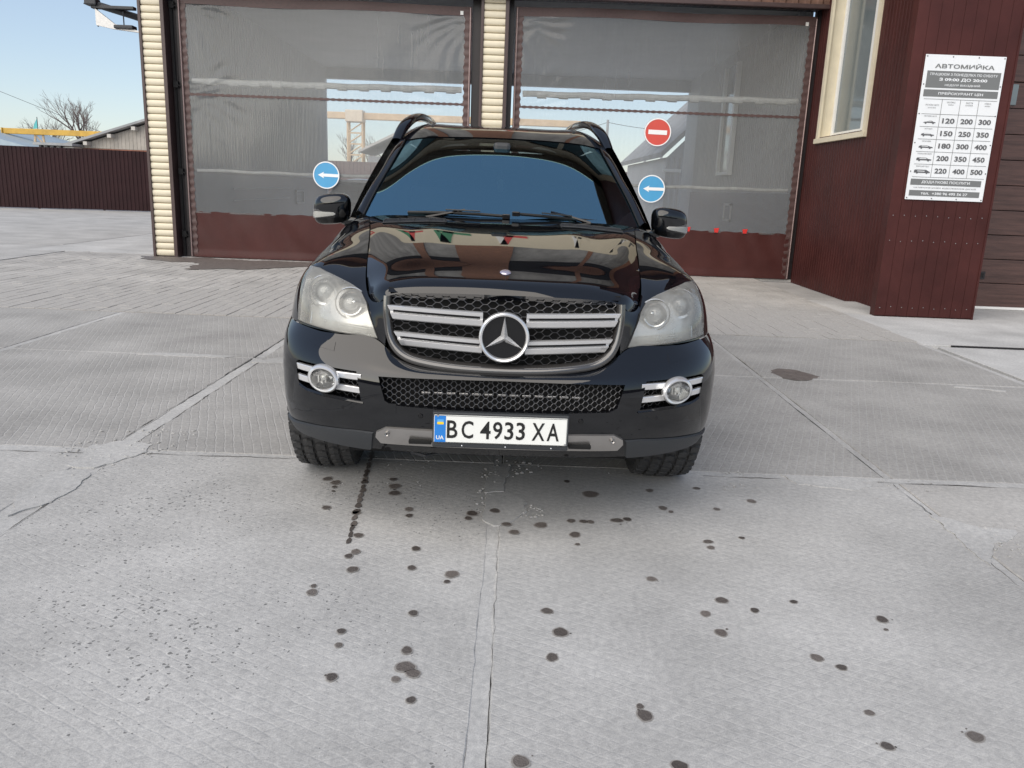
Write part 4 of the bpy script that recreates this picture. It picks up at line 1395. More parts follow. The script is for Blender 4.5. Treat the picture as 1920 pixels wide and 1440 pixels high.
# lamp arm on the corner of the building
la = thing('flood_lamp', 'dark flood lamp on an arm at the top of the left pillar', 'lamp', (-6.60, 15.2, 4.10))
MB().bevbox(-0.72, 0.0, -0.62, -0.50, -0.02, 0.03, 0.008).tube([(0.25, -0.3, -0.17), (-0.66, -0.58, 0.05)], 0.055, 8).tube([(0.25, -0.25, -0.20), (-0.60, -0.50, 0.02)], 0.03, 8).build('arm', M_iron, la)
la2 = MB().bevbox(-0.80, -0.60, -0.68, -0.50, 0.02, 0.13, 0.02)
la2.tube([(-0.84, -0.6, 0.05), (-0.56, -0.6, 0.05)], 0.012, 6)
la2.build('pulley_head', M_iron, la)
MB().prism([(-0.66, -0.28), (-0.66, -0.02), (-0.35, -0.25), (0.1, -0.36), (0.1, -0.38), (-0.4, -0.33)], 'y', -0.60, -0.54).build('lamp_hood', M_steel, la)
MB().bevbox(-0.34, -0.02, -0.66, -0.48, -0.33, -0.27, 0.015).build('lamp_head', M_iron, la)
MB().tube([(-0.64, -0.57, 0.02), (-0.64, -0.57, -0.30)], 0.012, 6).tube([(-0.2, -0.57, -0.05), (-0.2, -0.57, -0.28)], 0.01, 6).build('hanger', M_iron, la)

# bare trees
def tree(label, x, y, h, sd, spread=0.55, levels=6, r0=0.18, lean=0.0, group='bare winter trees', trunk=0.28):
    rr = random.Random(sd)
    t = thing('bare_tree', label, 'tree', (x, y, 0), group=group)
    tk, cw, tw = MB(), MB(), MB()
    def grow(p, d, L_, r_, lev):
        n = 3
        pts = [p]
        q = p.copy()
        for i in range(n):
            d = (d + Vector((rr.uniform(-1, 1), rr.uniform(-1, 1), rr.uniform(-0.4, 0.6))) * 0.13).normalized()
            q = q + d * (L_ / n)
            pts.append(q.copy())
        tgt = tk if lev == 0 else (cw if lev < 4 else tw)
        tgt.tube(pts, r_, 6 if lev < 2 else (4 if lev < 4 else 3), cap=False, r1=r_ * 0.68)
        if lev >= levels:
            return
        kn = 3 if lev < 2 else rr.choice((2, 3, 3))
        for k_ in range(kn):
            a = 2 * math.pi * (k_ + rr.random()) / kn
            tilt = spread * rr.uniform(0.55, 1.25)
            ax = d.orthogonal().normalized()
            ax = Matrix.Rotation(a, 3, d) @ ax
            nd = (d * math.cos(tilt) + ax * math.sin(tilt))
            nd.z += 0.16
            st = pts[-1] if k_ < 2 else pts[rr.choice((1, 2))]
            grow(st, nd.normalized(), L_ * rr.uniform(0.66, 0.86), r_ * (0.66 if k_ == 0 else 0.52), lev + 1)
    grow(Vector((0, 0, 0)), Vector((lean, 0, 1)).normalized(), h * trunk, r0, 0)
    tk.build('trunk', M_bark, t, smooth=True, fix=False, angle=None)
    c_ = cw.build('crown', M_bark, t, smooth=True, fix=False, angle=None)
    tw.build('twigs', M_twig, c_, fix=False)
    return t
tree('taller bare tree behind the yellow crane beam, nearer the shed', -44.4, 85, 11.2, 11, 0.44, 6, 0.30, trunk=0.24)
tree('lower spreading bare tree left of the tall one behind the crane beam', -48.4, 86, 8.0, 5, 0.62, 6, 0.24, lean=-0.15)
for i, (x, y, h) in enumerate([(-13.6, 72, 5.4), (-15.2, 75, 6.2), (-12.2, 78, 5.8), (-9.6, 74, 5.2)]):
    tree(['slender bare tree behind the left curtain, left of the crane tower', 'taller bare tree at the edge of the left bay wall, behind the crane', 'slender bare tree just right of the pale crane tower', 'small bare tree above the sloping grey shed roof'][i], x, y, h, 20 + i, 0.45, 5, 0.14, group='slender bare trees seen through the left curtain')
for i, (x, y, h) in enumerate([(6.0, 75, 4.3), (8.6, 78, 4.0)]):
    tree(['bare bush like tree beside the tall concrete pole', 'small dark bare tree between the two poles'][i], x, y, h, 40 + i, 0.6, 5, 0.12)
# what stands behind the camera and shows only in the car's paint
for i, (x, y, h) in enumerate([(9, -20, 8), (15, -24, 9), (-12, -26, 8), (3, -30, 9)]):
    tree(['tall bare tree behind the camera on the right', 'bare tree furthest right behind the camera', 'bare tree behind the camera on the left', 'bare tree straight behind the camera'][i], x, y, h, 60 + i, 0.5, 5, 0.2)
fence('grey brown sheet fence closing the yard behind the camera', (34, -22.0), (-34, -22.0), 2.2, M_fence2, 0.3, panel=2.4)
# ------------------------------------------------------------------ the black off-road car
from mathutils.bvhtree import BVHTree
M_paint = mat('black_paint', (0.0035, 0.004, 0.0055), 0.02, ior=1.62)
M_plast = mat('dark_plastic', (0.030, 0.033, 0.037), 0.5, bump=0.15, bscale=400)
M_gloss = mat('black_gloss', (0.006, 0.006, 0.007), 0.12)
M_rub = mat('rubber', (0.040, 0.040, 0.041), 0.75, var=0.25, vscale=30, bump=0.2, bscale=120)
M_rubd = mat('rubber_groove', (0.008, 0.008, 0.008), 0.9)
M_chrome = mat('satin_chrome', (0.72, 0.73, 0.74), 0.22, 1.0)
M_silver = mat('silver_plastic', (0.78, 0.78, 0.785), 0.24, 0.65)
M_skid = mat('skid_silver', (0.40, 0.385, 0.37), 0.30, 0.85, var=0.08, vscale=8)
M_meshw = mat('grille_wire', (0.10, 0.10, 0.105), 0.35, 0.5)
M_void = mat('engine_void', (0.004, 0.004, 0.004), 0.9)
M_seam = mat('seam_rubber', (0.006, 0.006, 0.006), 0.6)
M_refl = mat('lamp_reflector', (0.74, 0.74, 0.72), 0.25, 0.55, var=0.05, vscale=20)
M_proj = mat('projector_glass', (0.42, 0.44, 0.45), 0.06, spec=1.0, coat=0.5)
M_seat = mat('dark_leather', (0.02, 0.02, 0.022), 0.5)
M_plw = mat('plate_white', (0.80, 0.81, 0.78), 0.35)
M_plb = mat('plate_blue', (0.02, 0.20, 0.62), 0.4)
M_ply = mat('flag_yellow', (0.85, 0.62, 0.03), 0.4)
M_plf = mat('flag_blue', (0.10, 0.38, 0.75), 0.4)
M_plk = mat('plate_black', (0.012, 0.012, 0.012), 0.4)

def glass_mat(name, see, tint, ior, gtint):
    m = bpy.data.materials.new(name)
    m.use_nodes = True
    t = m.node_tree
    L = t.links.new
    t.nodes.clear()
    out = N(t, 'ShaderNodeOutputMaterial')
    tr = N(t, 'ShaderNodeBsdfTransparent')
    tr.inputs[0].default_value = (*[see * c for c in tint], 1)
    gl_ = N(t, 'ShaderNodeBsdfGlossy')
    gl_.inputs['Roughness'].default_value = 0.0
    gl_.inputs['Color'].default_value = (*gtint, 1)
    fr_ = N(t, 'ShaderNodeFresnel')
    fr_.inputs['IOR'].default_value = ior
    mx = N(t, 'ShaderNodeMixShader')
    L(fr_.outputs[0], mx.inputs[0])
    L(tr.outputs[0], mx.inputs[1])
    L(gl_.outputs[0], mx.inputs[2])
    L(mx.outputs[0], out.inputs[0])
    return m
M_glass = glass_mat('tinted_windscreen', 0.35, (0.8, 0.95, 1.0), 4.4, (0.44, 0.80, 1.0))
M_sglass = glass_mat('tinted_side_glass', 0.05, (1, 1, 1), 1.6, (0.9, 0.95, 1.0))
def lens_mat(name, haze, col):
    m = bpy.data.materials.new(name)
    m.use_nodes = True
    t = m.node_tree
    L = t.links.new
    t.nodes.clear()
    out = N(t, 'ShaderNodeOutputMaterial')
    tr = N(t, 'ShaderNodeBsdfTransparent')
    tr.inputs[0].default_value = (0.95, 0.95, 0.93, 1)
    df = N(t, 'ShaderNodeBsdfDiffuse')
    df.inputs[0].default_value = (*col, 1)
    tl = N(t, 'ShaderNodeBsdfTranslucent')
    tl.inputs[0].default_value = (*col, 1)
    ad = N(t, 'ShaderNodeMixShader')
    ad.inputs[0].default_value = 0.4
    L(df.outputs[0], ad.inputs[1])
    L(tl.outputs[0], ad.inputs[2])
    tc = N(t, 'ShaderNodeTexCoord')
    nz = N(t, 'ShaderNodeTexNoise', i_Scale=14.0, i_Detail=4.0)
    L(tc.outputs['Object'], nz.inputs['Vector'])
    mr = N(t, 'ShaderNodeMapRange')
    mr.inputs['To Min'].default_value = haze - 0.15
    mr.inputs['To Max'].default_value = haze + 0.15
    L(nz.outputs['Fac'], mr.inputs['Value'])
    mx = N(t, 'ShaderNodeMixShader')
    L(mr.outputs[0], mx.inputs[0])
    L(tr.outputs[0], mx.inputs[1])
    L(ad.outputs[0], mx.inputs[2])
    gl_ = N(t, 'ShaderNodeBsdfGlossy')
    gl_.inputs['Roughness'].default_value = 0.04
    fr_ = N(t, 'ShaderNodeFresnel')
    fr_.inputs['IOR'].default_value = 1.45
    m2 = N(t, 'ShaderNodeMixShader')
    L(fr_.outputs[0], m2.inputs[0])
    L(mx.outputs[0], m2.inputs[1])
    L(gl_.outputs[0], m2.inputs[2])
    L(m2.outputs[0], out.inputs[0])
    return m
M_lens = lens_mat('hazy_lens', 0.30, (0.90, 0.89, 0.83))
M_clens = lens_mat('clear_lens', 0.16, (0.8, 0.8, 0.8))

car = thing('parked_car', 'black off-road car with silver grille bars and hazy headlamps parked facing the camera', 'car', (-0.04, 3.03, 0.0), (0, R(0.3), R(2.1)))

def sym(net):
    """half net of stations from the centre line outwards -> full net"""
    net = np.asarray(net, float)
    m = mirror_x(net[1:][::-1])
    return np.concatenate([m, net], 0)

# ---- bonnet
HOOD = [
    [(0, .105, .993), (0, .132, 1.026), (0, .22, 1.057), (0, .40, 1.106), (0, .65, 1.159), (0, .95, 1.209), (0, 1.24, 1.245)],
    [(.20, .11, .991), (.20, .138, 1.024), (.20, .225, 1.055), (.20, .40, 1.105), (.20, .65, 1.158), (.205, .95, 1.208), (.21, 1.24, 1.244)],
    [(.34, .12, .987), (.345, .15, 1.018), (.35, .235, 1.050), (.36, .41, 1.102), (.37, .66, 1.156), (.38, .95, 1.206), (.40, 1.25, 1.242)],
    [(.43, .14, .977), (.445, .165, 1.001), (.46, .25, 1.032), (.48, .42, 1.085), (.50, .66, 1.143), (.53, .95, 1.197), (.57, 1.28, 1.238)],
    [(.475, .155, .958), (.50, .183, .976), (.525, .26, 1.001), (.552, .42, 1.055), (.578, .66, 1.122), (.612, .95, 1.187), (.66, 1.29, 1.231)],
    [(.498, .166, .938), (.525, .203, .948), (.555, .27, .966), (.583, .42, 1.033), (.610, .66, 1.107), (.644, .95, 1.177), (.70, 1.30, 1.224)]]
G = surf(sym(HOOD), 91, 64)
for i in range(G.shape[0]):
    for k_ in range(G.shape[1]):
        u, v, z = G[i, k_]
        s = min(1, max(0, (v - 0.22) / 0.25)) * min(1, max(0, (1.22 - v) / 0.2))
        s = s * s * (3 - 2 * s)
        G[i, k_, 2] += s * (0.0022 * math.exp(-((abs(u) - 0.36) / 0.075) ** 2))
hood_bvh = BVHTree.FromPolygons([tuple(p) for p in G.reshape(-1, 3)], MB().grid(G).f)
def hoodz(u, v):
    h = hood_bvh.ray_cast(Vector((u, v, 3)), Vector((0, 0, -1)))
    return h[0].z if h[0] else 1.2
bm = bm_from_grid(G)
rim_in(bm, (0, 0.012, -0.022), lambda c: True)
hood = bm_obj('bonnet', bm, M_paint, car, angle=50)
# air vents with fine fins
for s in (-1, 1):
    mb = MB()
    def hp(u, v, d=0.002):
        return (s * u, v, hoodz(s * u, v) + d)
    mb.grid([[hp(u, v, 0.0025) for v in (1.03, 1.075, 1.125)] for u in np.linspace(0.285, 0.60, 14)])
    vent = mb.build('bonnet_vent', M_plast, hood, fix=False)
    mb = MB()
    for q in range(4):
        a = 0.292 + q * 0.077
        for i in range(9):
            u = a + 0.006 + i * 0.0072
            mb.tube([hp(u, 1.042, 0.004), hp(u + 0.004, 1.116, 0.006)], 0.0018, 4)
        mb.tube([hp(a, 1.036, 0.005), hp(a + 0.070, 1.036, 0.005), hp(a + 0.072, 1.122, 0.006), hp(a + 0.002, 1.122, 0.006), hp(a, 1.036, 0.005)], 0.003, 5)
    mb.build('vent_fins', M_plast, hood)
eb = MB().lathe([(0.0, -0.006), (0.012, -0.006), (0.019, -0.004), (0.023, 0.0)], (0, 0, 0), 'y', 28)
eb.v = [(x, 0.255 + 0.9 * z + 0.3 * y, 1.074 + 0.32 * z - 0.9 * y - 0.006) for x, y, z in eb.v]
eb.build('bonnet_badge', mat('badge_lilac', (0.55, 0.50, 0.58), 0.2, 0.7), hood, smooth=True)
MB().tube([(0, v, hoodz(0, v) - 0.0004) for v in np.linspace(0.14, 0.235, 6)], 0.0014, 4).build('centre_seam', M_seam, hood)

# ---- front wings with the lamp openings
FND = [
    [(.462, .142, .955), (.462, .128, .915), (.464, .120, .87), (.466, .117, .82), (.468, .118, .772)],
    [(.506, .173, .937), (.506, .158, .90), (.503, .150, .865), (.499, .144, .83), (.495, .141, .791)],
    [(.562, .274, .964), (.588, .228, .925), (.597, .198, .885), (.600, .181, .842), (.600, .176, .798)],
    [(.589, .420, 1.030), (.645, .335, .990), (.675, .270, .935), (.692, .232, .872), (.700, .217, .804)],
    [(.600, .540, 1.072), (.705, .440, 1.036), (.760, .360, .975), (.788, .318, .890), (.800, .297, .807)],
    [(.616, .660, 1.106), (.745, .570, 1.078), (.832, .465, 1.012), (.862, .415, .910), (.872, .387, .811)],
    [(.633, .820, 1.145), (.765, .750, 1.105), (.868, .640, 1.030), (.915, .570, .930), (.930, .522, .811)],
    [(.650, .950, 1.176), (.780, .920, 1.130), (.880, .840, 1.046), (.937, .760, .940), (.950, .700, .811)],
    [(.674, 1.12, 1.201), (.796, 1.12, 1.155), (.895, 1.10, 1.055), (.948, 1.06, .940), (.960, 1.02, .811)],
    [(.706, 1.30, 1.222), (.815, 1.30, 1.176), (.902, 1.30, 1.070), (.952, 1.30, .945), (.963, 1.30, .811)],
    [(.790, 1.61, 1.230), (.840, 1.61, 1.178), (.908, 1.61, 1.076), (.953, 1.61, .948), (.964, 1.61, .811)]]
HL = [(.845, 1.036), (.79, 1.033), (.717, 1.011), (.640, .985), (.590, .963), (.552, .925), (.500, .797), (.868, .820), (.867, .872), (.864, .945)]
ARCH = [(0.925 + 0.452 * math.cos(2 * math.pi * k / 28), 0.40 + 0.452 * math.sin(2 * math.pi * k / 28)) for k in range(28)]
ARCHR = [(3.99 + 0.452 * math.cos(2 * math.pi * k / 28), 0.40 + 0.452 * math.sin(2 * math.pi * k / 28)) for k in range(28)]
FG = surf(FND, 120, 48)
LOW = [[(.949, .66, .807), (.961, .66, .70), (.963, .66, .60), (.952, .66, .46), (.925, .66, .35)],
       [(.959, .92, .807), (.967, .92, .70), (.969, .92, .60), (.956, .92, .46), (.928, .92, .34)],
       [(.964, 1.30, .807), (.966, 1.30, .70), (.966, 1.30, .60), (.952, 1.30, .46), (.925, 1.30, .34)],
       [(.964, 1.61, .807), (.965, 1.61, .70), (.965, 1.61, .60), (.950, 1.61, .46), (.922, 1.61, .34)]]
LG = surf(LOW, 60, 24)
lens_geo = {}
for s in (-1, 1):
    g = FG if s > 0 else mirror_x(FG)
    bm = bm_from_grid(g)
    hl = [(s * a, b) for a, b in HL]
    ins = cut_poly(bm, hl, (0, 2), cond=lambda c: c.y < 0.62)
    nb = split_faces(bm, ins)
    nb.verts.index_update()
    lens_geo[s] = ([q.co.copy() for q in nb.verts], [[q.index for q in f.verts] for f in nb.faces])
    nb.free()
    inv = Vector((-s * 0.02, 0.05, -0.012))
    def on_hl(c):
        return 0.49 < abs(c.x) < 0.875 and 0.786 < c.z < 1.04 and c.y < 0.56 and any(abs((q[1] - p[1]) * (abs(c.x) - p[0]) - (q[0] - p[0]) * (c.z - p[1])) / math.hypot(q[0] - p[0], q[1] - p[1]) < 0.002 for p, q in zip(HL, HL[1:] + HL[:1]))
    rim_in(bm, inv, on_hl)
    fw = bm_obj('front_wing', bm, M_paint, car, angle=40)
    lb = bm_from_grid(LG if s > 0 else mirror_x(LG))
    ar = cut_poly(lb, ARCH, (1, 2))
    bmesh.ops.delete(lb, geom=ar, context='FACES')
    rim_in(lb, (-s * 0.04, 0, 0), lambda c: True)
    bm_obj('wing_side', lb, M_paint, fw, angle=40)

# ---- headlamps
for s in (-1, 1):
    V, F = lens_geo[s]
    bm = bmesh.new()
    vs = [bm.verts.new(q) for q in V]
    for f in F:
        bm.faces.new([vs[i] for i in f])
    bmesh.ops.recalc_face_normals(bm, faces=bm.faces[:])
    bm.normal_update()
    flip = sum((f.normal.y for f in bm.faces)) > 0
    nrm = [(-q.normal if flip else q.normal).copy() for q in bm.verts]
    cx, cz = s * 0.70, 0.905
    for q, n in zip(bm.verts, nrm):
        d = math.hypot((q.co.x - cx) / 0.19, (q.co.z - cz) / 0.12)
        q.co += n * (0.003 + 0.014 * max(0, 1 - d * d))
    # housing: the lens pushed back into the wing
    hb = bmesh.new()
    hv = [hb.verts.new(q.copy() - n * 0.004 + Vector((-s * 0.022, 0.062, -0.012))) for q, n in zip(V, nrm)]
    for f in F:
        hb.faces.new([hv[i] for i in f])
    hb.verts.ensure_lookup_table()
    es = [e for e in hb.edges if e.is_boundary]
    r_ = bmesh.ops.extrude_edge_only(hb, edges=es)
    bmesh.ops.translate(hb, vec=(s * 0.020, -0.062, 0.012), verts=[q for q in r_['geom'] if isinstance(q, bmesh.types.BMVert)])
    lamp = bm_obj('headlight', hb, M_refl, car, angle=40)
    bm_obj('lens', bm, M_lens, lamp, angle=40)
    for (u, v, z, r_o, r_i) in [(.757, .405, .939, .056, .040), (.628, .285, .913, .050, .039)]:
        c = (s * u, v, z)
        MB().lathe([(r_i, -0.010), (r_i + 0.003, -0.022), (r_o - 0.003, -0.024), (r_o, -0.012), (r_o, 0.05), (r_i, 0.05)], c, 'y', 40, closed=True).build('projector_ring', M_chrome, lamp, smooth=True)
        MB().lathe([(0, -0.022), (r_i * 0.4, -0.019), (r_i * 0.75, -0.010), (r_i, 0.004)], c, 'y', 32).build('projector', M_proj, lamp, smooth=True, angle=80)
        MB().lathe([(r_o + 0.012, 0.0), (r_o + 0.015, -0.006), (r_o + 0.018, 0.0)], c, 'y', 40).build('projector_ring', M_refl, lamp, smooth=True)
    MB().lathe([(0, -0.012), (0.008, -0.010), (0.012, 0)], (s * .612, .262, .921), 'y', 16).build('bulb_cap', M_chrome, lamp, smooth=True)
    # ribbed indicator strip along the bottom
    for q in range(4):
        MB().tube([(s * (.50 + .004 * q), .150 + .004, .806 + q * 0.009), (s * .60, .196, .809 + q * 0.0095), (s * .70, .232, .814 + q * 0.0098), (s * .79, .300, .819 + q * 0.010)], 0.0022, 5).build('indicator_rib', M_refl, lamp)
    MB().tube([(s * .795, .296, .822), (s * .792, .308, .868)], 0.004, 6).build('indicator_end', M_chrome, lamp)
    # dark gasket
    bmg = bmesh.new()
    gv = [bmg.verts.new(q) for q in V]
    for f in F:
        bmg.faces.new([gv[i] for i in f])
    be = [(e.verts[0].co.copy(), e.verts[1].co.copy()) for e in bmg.edges if e.is_boundary]
    bmg.free()
    mb = MB()
    for a, b in be:
        if (a - b).length > 1e-4:
            mb.tube([a, b], 0.0035, 5, cap=False)
    mb.build('lamp_gasket', M_seam, lamp)

# ---- bumper
BMP = []
def bst(us, vs, zs):
    BMP.append([(u, v, z) for u, v, z in zip(us, vs, zs)])
bst([0] * 8, [.05, .025, .008, 0, .003, .012, .026, .052], [.355, .40, .46, .55, .635, .668, .684, .696])
bst([.25] * 8, [.055, .03, .013, .006, .009, .018, .032, .060], [.355, .40, .46, .55, .635, .668, .687, .701])
bst([.42] * 8, [.07, .045, .028, .022, .026, .036, .056, .092], [.355, .40, .46, .55, .64, .678, .706, .735])
bst([.50, .50, .50, .50, .50, .50, .498, .495], [.085, .06, .043, .037, .041, .055, .092, .138], [.355, .40, .46, .55, .64, .69, .738, .787])
bst([.69, .695, .70, .70, .70, .70, .70, .70], [.165, .14, .125, .120, .122, .133, .167, .214], [.355, .40, .46, .55, .64, .69, .748, .800])
bst([.80, .812, .818, .822, .822, .820, .813, .800], [.25, .228, .213, .208, .208, .216, .245, .294], [.355, .40, .46, .55, .64, .69, .75, .803])
bst([.865, .882, .892, .897, .898, .897, .890, .872], [.335, .315, .302, .298, .298, .306, .335, .384], [.355, .40, .46, .55, .64, .69, .752, .807])
bst([.905, .925, .938, .944, .946, .945, .942, .930], [.45, .435, .425, .42, .42, .428, .455, .518], [.355, .40, .46, .55, .64, .69, .752, .807])
bst([.925, .943, .955, .961, .963, .962, .958, .948], [.62, .61, .61, .61, .61, .61, .62, .655], [.355, .40, .46, .55, .64, .69, .752, .807])
BG = surf(sym(BMP), 181, 56)
LGO = [(-.487, .676), (-.30, .674), (.30, .674), (.487, .676), (.478, .640), (.458, .572), (.43, .556), (.2, .549), (-.2, .549), (-.43, .556), (-.458, .572), (-.478, .640)]
FOG = [(.573, .676), (.70, .679), (.832, .681), (.846, .672), (.838, .60), (.826, .579), (.80, .574), (.553, .562), (.56, .60)]
bm = bm_from_grid(BG)
ins = cut_poly(bm, LGO, (0, 2), cond=lambda c: c.y < 0.3)
bmesh.ops.delete(bm, geom=ins, context='FACES')
for s in (-1, 1):
    ins = cut_poly(bm, [(s * a, b) for a, b in FOG], (0, 2), cond=lambda c: c.y < 0.40)
    bmesh.ops.delete(bm, geom=ins, context='FACES')
    ins = cut_poly(bm, ARCH, (1, 2), cond=lambda c, s=s: c.x * s > 0.5)
    bmesh.ops.delete(bm, geom=ins, context='FACES')
rim_in(bm, (0, 0.045, 0), lambda c: (abs(c.x) < 0.5 and 0.545 < c.z < 0.68) or (0.54 < abs(c.x) < 0.855 and 0.558 < c.z < 0.685))
bumper = bm_obj('front_bumper', bm, M_paint, car, angle=40)

def skin(poly, d, name, m, parent, rim=0.004, ax=(0, 2), cond=None, grid=None, angle=40):
    """a piece lying d proud of the bumper skin inside a convex polygon"""
    b = bm_from_grid(BG if grid is None else grid)
    i_ = cut_poly(b, poly, ax, cond or (lambda c: c.y < 0.62))
    nb = split_faces(b, i_)
    b.free()
    bmesh.ops.recalc_face_normals(nb, faces=nb.faces[:])
    nb.normal_update()
    sg = -1 if sum(f.normal.y for f in nb.faces) > 0 else 1
    ns = [q.normal.copy() * sg for q in nb.verts]
    for q, n in zip(nb.verts, ns):
        q.co += n * d
    av = sum(ns, Vector()) / len(ns)
    rim_in(nb, -av * (d + rim), lambda c: True)
    return bm_obj(name, nb, m, parent, angle=angle)

for s in (-1, 1):
    skin([(s * a, b) for a, b in [(.505, .434), (.58, .434), (.70, .424), (.82, .412), (.93, .392), (.965, .382), (.965, .345), (.53, .345), (.515, .36)]], 0.010, 'corner_trim', M_plast, car, cond=lambda c, s=s: c.x * s > 0.4 and not ((c.y - .925) ** 2 + (c.z - .4) ** 2 < 0.2))
    skin([(s * a, b) for a, b in [(.672, .770), (.768, .780), (.765, .748), (.675, .739)]], 0.0015, 'washer_cover', M_paint, bumper, rim=0.001)
    for a, b in [(.626, .524), (.315, .520)]:
        MB().lathe([(0, -0.004), (0.008, -0.003), (0.010, 0.002)], (s * a, 0.085 if a > .5 else 0.008, b), 'y', 14).build('parking_sensor', M_gloss, bumper, smooth=True)
skin([(-.455, .563), (-.412, .563), (-.412, .524), (-.455, .524)], 0.0015, 'tow_cover', M_paint, bumper, rim=0.001)
sk = skin([(-.488, .443), (-.45, .464), (.45, .464), (.488, .443), (.492, .422), (.472, .397), (-.472, .397), (-.492, .422)], 0.012, 'skid_plate', M_skid, car, cond=lambda c: c.y < 0.2)
for s in (-1, 1):
    MB().lathe([(0.003, -0.010), (0.007, -0.013), (0.009, -0.010), (0.010, 0.004)], (s * .447, .022, .440), 'y', 18).build('skid_bolt', M_skid, sk, smooth=True)
    MB().bevbox(min(s * .27, s * .36), max(s * .27, s * .36), -0.004, 0.02, .408, .424, .004).build('skid_slot', M_void, sk)

# ---- wire lattices
def in_poly(p, poly):
    x, y = p
    c = False
    for (x0, y0), (x1, y1) in zip(poly, poly[1:] + poly[:1]):
        if (y0 > y) != (y1 > y) and x < (x1 - x0) * (y - y0) / (y1 - y0) + x0:
            c = not c
    return c
def lattice(polys, lam, pitch, vfun, r_, m, parent, name, amp=0.5, flat=0.2, nseg=10):
    mb = MB()
    zs = [p[1] for q in polys for p in q]
    xs = [p[0] for q in polys for p in q]
    z = min(zs) - pitch
    row = 0
    while z < max(zs) + pitch:
        seg = []
        n = int((max(xs) - min(xs)) / lam * nseg)
        for i in range(n + 1):
            x = min(xs) + (max(xs) - min(xs)) * i / n
            a = math.sin(2 * math.pi * x / lam + (math.pi if row % 2 else 0))
            a = max(-1 + flat, min(1 - flat, a * 1.15)) / (1 - flat)
            zz = z + a * pitch * amp
            if any(in_poly((x, zz), q) for q in polys):
                seg.append((x, vfun(x, zz), zz))
            else:
                if len(seg) > 1:
                    mb.tube(seg, r_, 4)
                seg = []
        if len(seg) > 1:
            mb.tube(seg, r_, 4)
        z += pitch
        row += 1
    return mb.build(name, m, parent)

lower = MB().box(-.50, .50, .12, .16, .53, .69).build('lower_grille', M_void, car)
lattice([LGO], 0.036, 0.0128, lambda x, z: 0.030 + 0.10 * x * x, 0.0017, M_meshw, lower, 'lattice')
mb = MB()
for i in range(13):
    x = -.30 + i * .05
    mb.bevbox(x - .018, x + .018, .075, .085, .592, .602, .003)
mb.build('intercooler_glint', M_skid, lower)
fr = MB()
def ribbon(path, prof, closed=False):
    """sweep a profile [(offset along the in-plane normal, dv)] along a path of (u, v, z)"""
    mb = MB()
    n = len(path)
    rows_ = []
    for i, p in enumerate(path):
        a = path[i - 1] if (i or closed) else p
        b = path[(i + 1) % n] if (i < n - 1 or closed) else p
        d = Vector((b[0] - a[0], 0, b[2] - a[2])).normalized()
        nn = Vector((-d.z, 0, d.x))
        rows_.append([(p[0] + nn.x * o, p[1] + dv, p[2] + nn.z * o) for o, dv in prof])
    if closed:
        rows_.append(rows_[0])
    return mb.grid(rows_)

# ---- radiator grille
def smooth_path(pts, n):
    return [tuple(q) for q in nat_spline(pts, n)]
half = [(0, .050, .702), (.18, .054, .707), (.31, .070, .720), (.39, .088, .742), (.435, .104, .785), (.456, .116, .850), (.463, .124, .92), (.462, .130, .972)]
full = [(-a, b, c_) for a, b, c_ in half[:0:-1]] + half
gpath = smooth_path(full, 90)
gf = ribbon(gpath, [(-.016, .015), (-.014, -.006), (-.004, -.012), (.008, -.008), (.016, .006), (.018, .045)])
M_gframe = mat('grille_frame_gloss', (0.045, 0.043, 0.042), 0.10, 0.0, ior=1.9)
gfo = gf.build('grille_frame', M_gframe, car, smooth=True, angle=50)
INN = [(a, c_) for a, b, c_ in [(p[0] * 0.965, 0, p[2] + 0.012) for p in gpath]]
INNp = INN + [(.44, .978), (.30, .980), (-.30, .980), (-.44, .978)]
back = MB().add([(a, 0.155, c_) for a, c_ in INNp], [tuple(range(len(INNp)))])
back.box(-.46, .46, .16, .18, .69, 1.0)
rg = back.build('radiator_grille', M_void, car)
lattice([INNp], 0.062, 0.0145, lambda x, z: 0.108 + 0.12 * x * x, 0.0017, M_meshw, rg, 'lattice')
MB().grid([[(u, .118 + 0.13 * u * u, .984), (u, .135 + 0.13 * u * u, .998)] for u in np.linspace(-.46, .46, 30)]).build('top_lip', M_gloss, rg, smooth=True, fix=False)
def gv(u): return 0.066 + 0.20 * u * u
def bar(s, zi, zo, u1, slant):
    """one grille bar: pale upper lip, dark slot, broad lower face"""
    h = 0.056
    prof = [(1.00, 0.030), (1.00, 0.004), (0.96, 0.0), (0.72, 0.003), (0.70, 0.012), (0.52, 0.012), (0.50, 0.0), (0.46, -0.004), (0.08, 0.004), (0.0, 0.010), (0.0, 0.030)]
    rows_ = []
    for t_ in np.linspace(0, 1, 26):
        u = 0.085 + (u1 - 0.085) * t_
        zc = zi + (zo - zi) * t_
        rows_.append([(s * (u + slant * (f - 0.5) * t_), gv(u) + dv, zc + (f - 0.5) * h) for f, dv in prof])
    mb = MB().grid(rows_)
    n = len(prof)
    mb.f.append(tuple(len(mb.v) - n + i for i in range(n)))
    o = mb.build('grille_bar', M_silver, rg, smooth=True, angle=30)
    st = MB()
    rows_ = []
    for t_ in np.linspace(0.03, 0.97, 20):
        u = 0.085 + (u1 - 0.085) * t_
        zc = zi + (zo - zi) * t_
        rows_.append([(s * u, gv(u) + 0.0112, zc + (f - 0.5) * h) for f in (0.53, 0.69)])
    st.grid(rows_).build('bar_slot', M_gloss, rg, fix=False)
for s in (-1, 1):
    bar(s, .899, .909, .448, 0.022)
    bar(s, .792, .807, .418, 0.030)
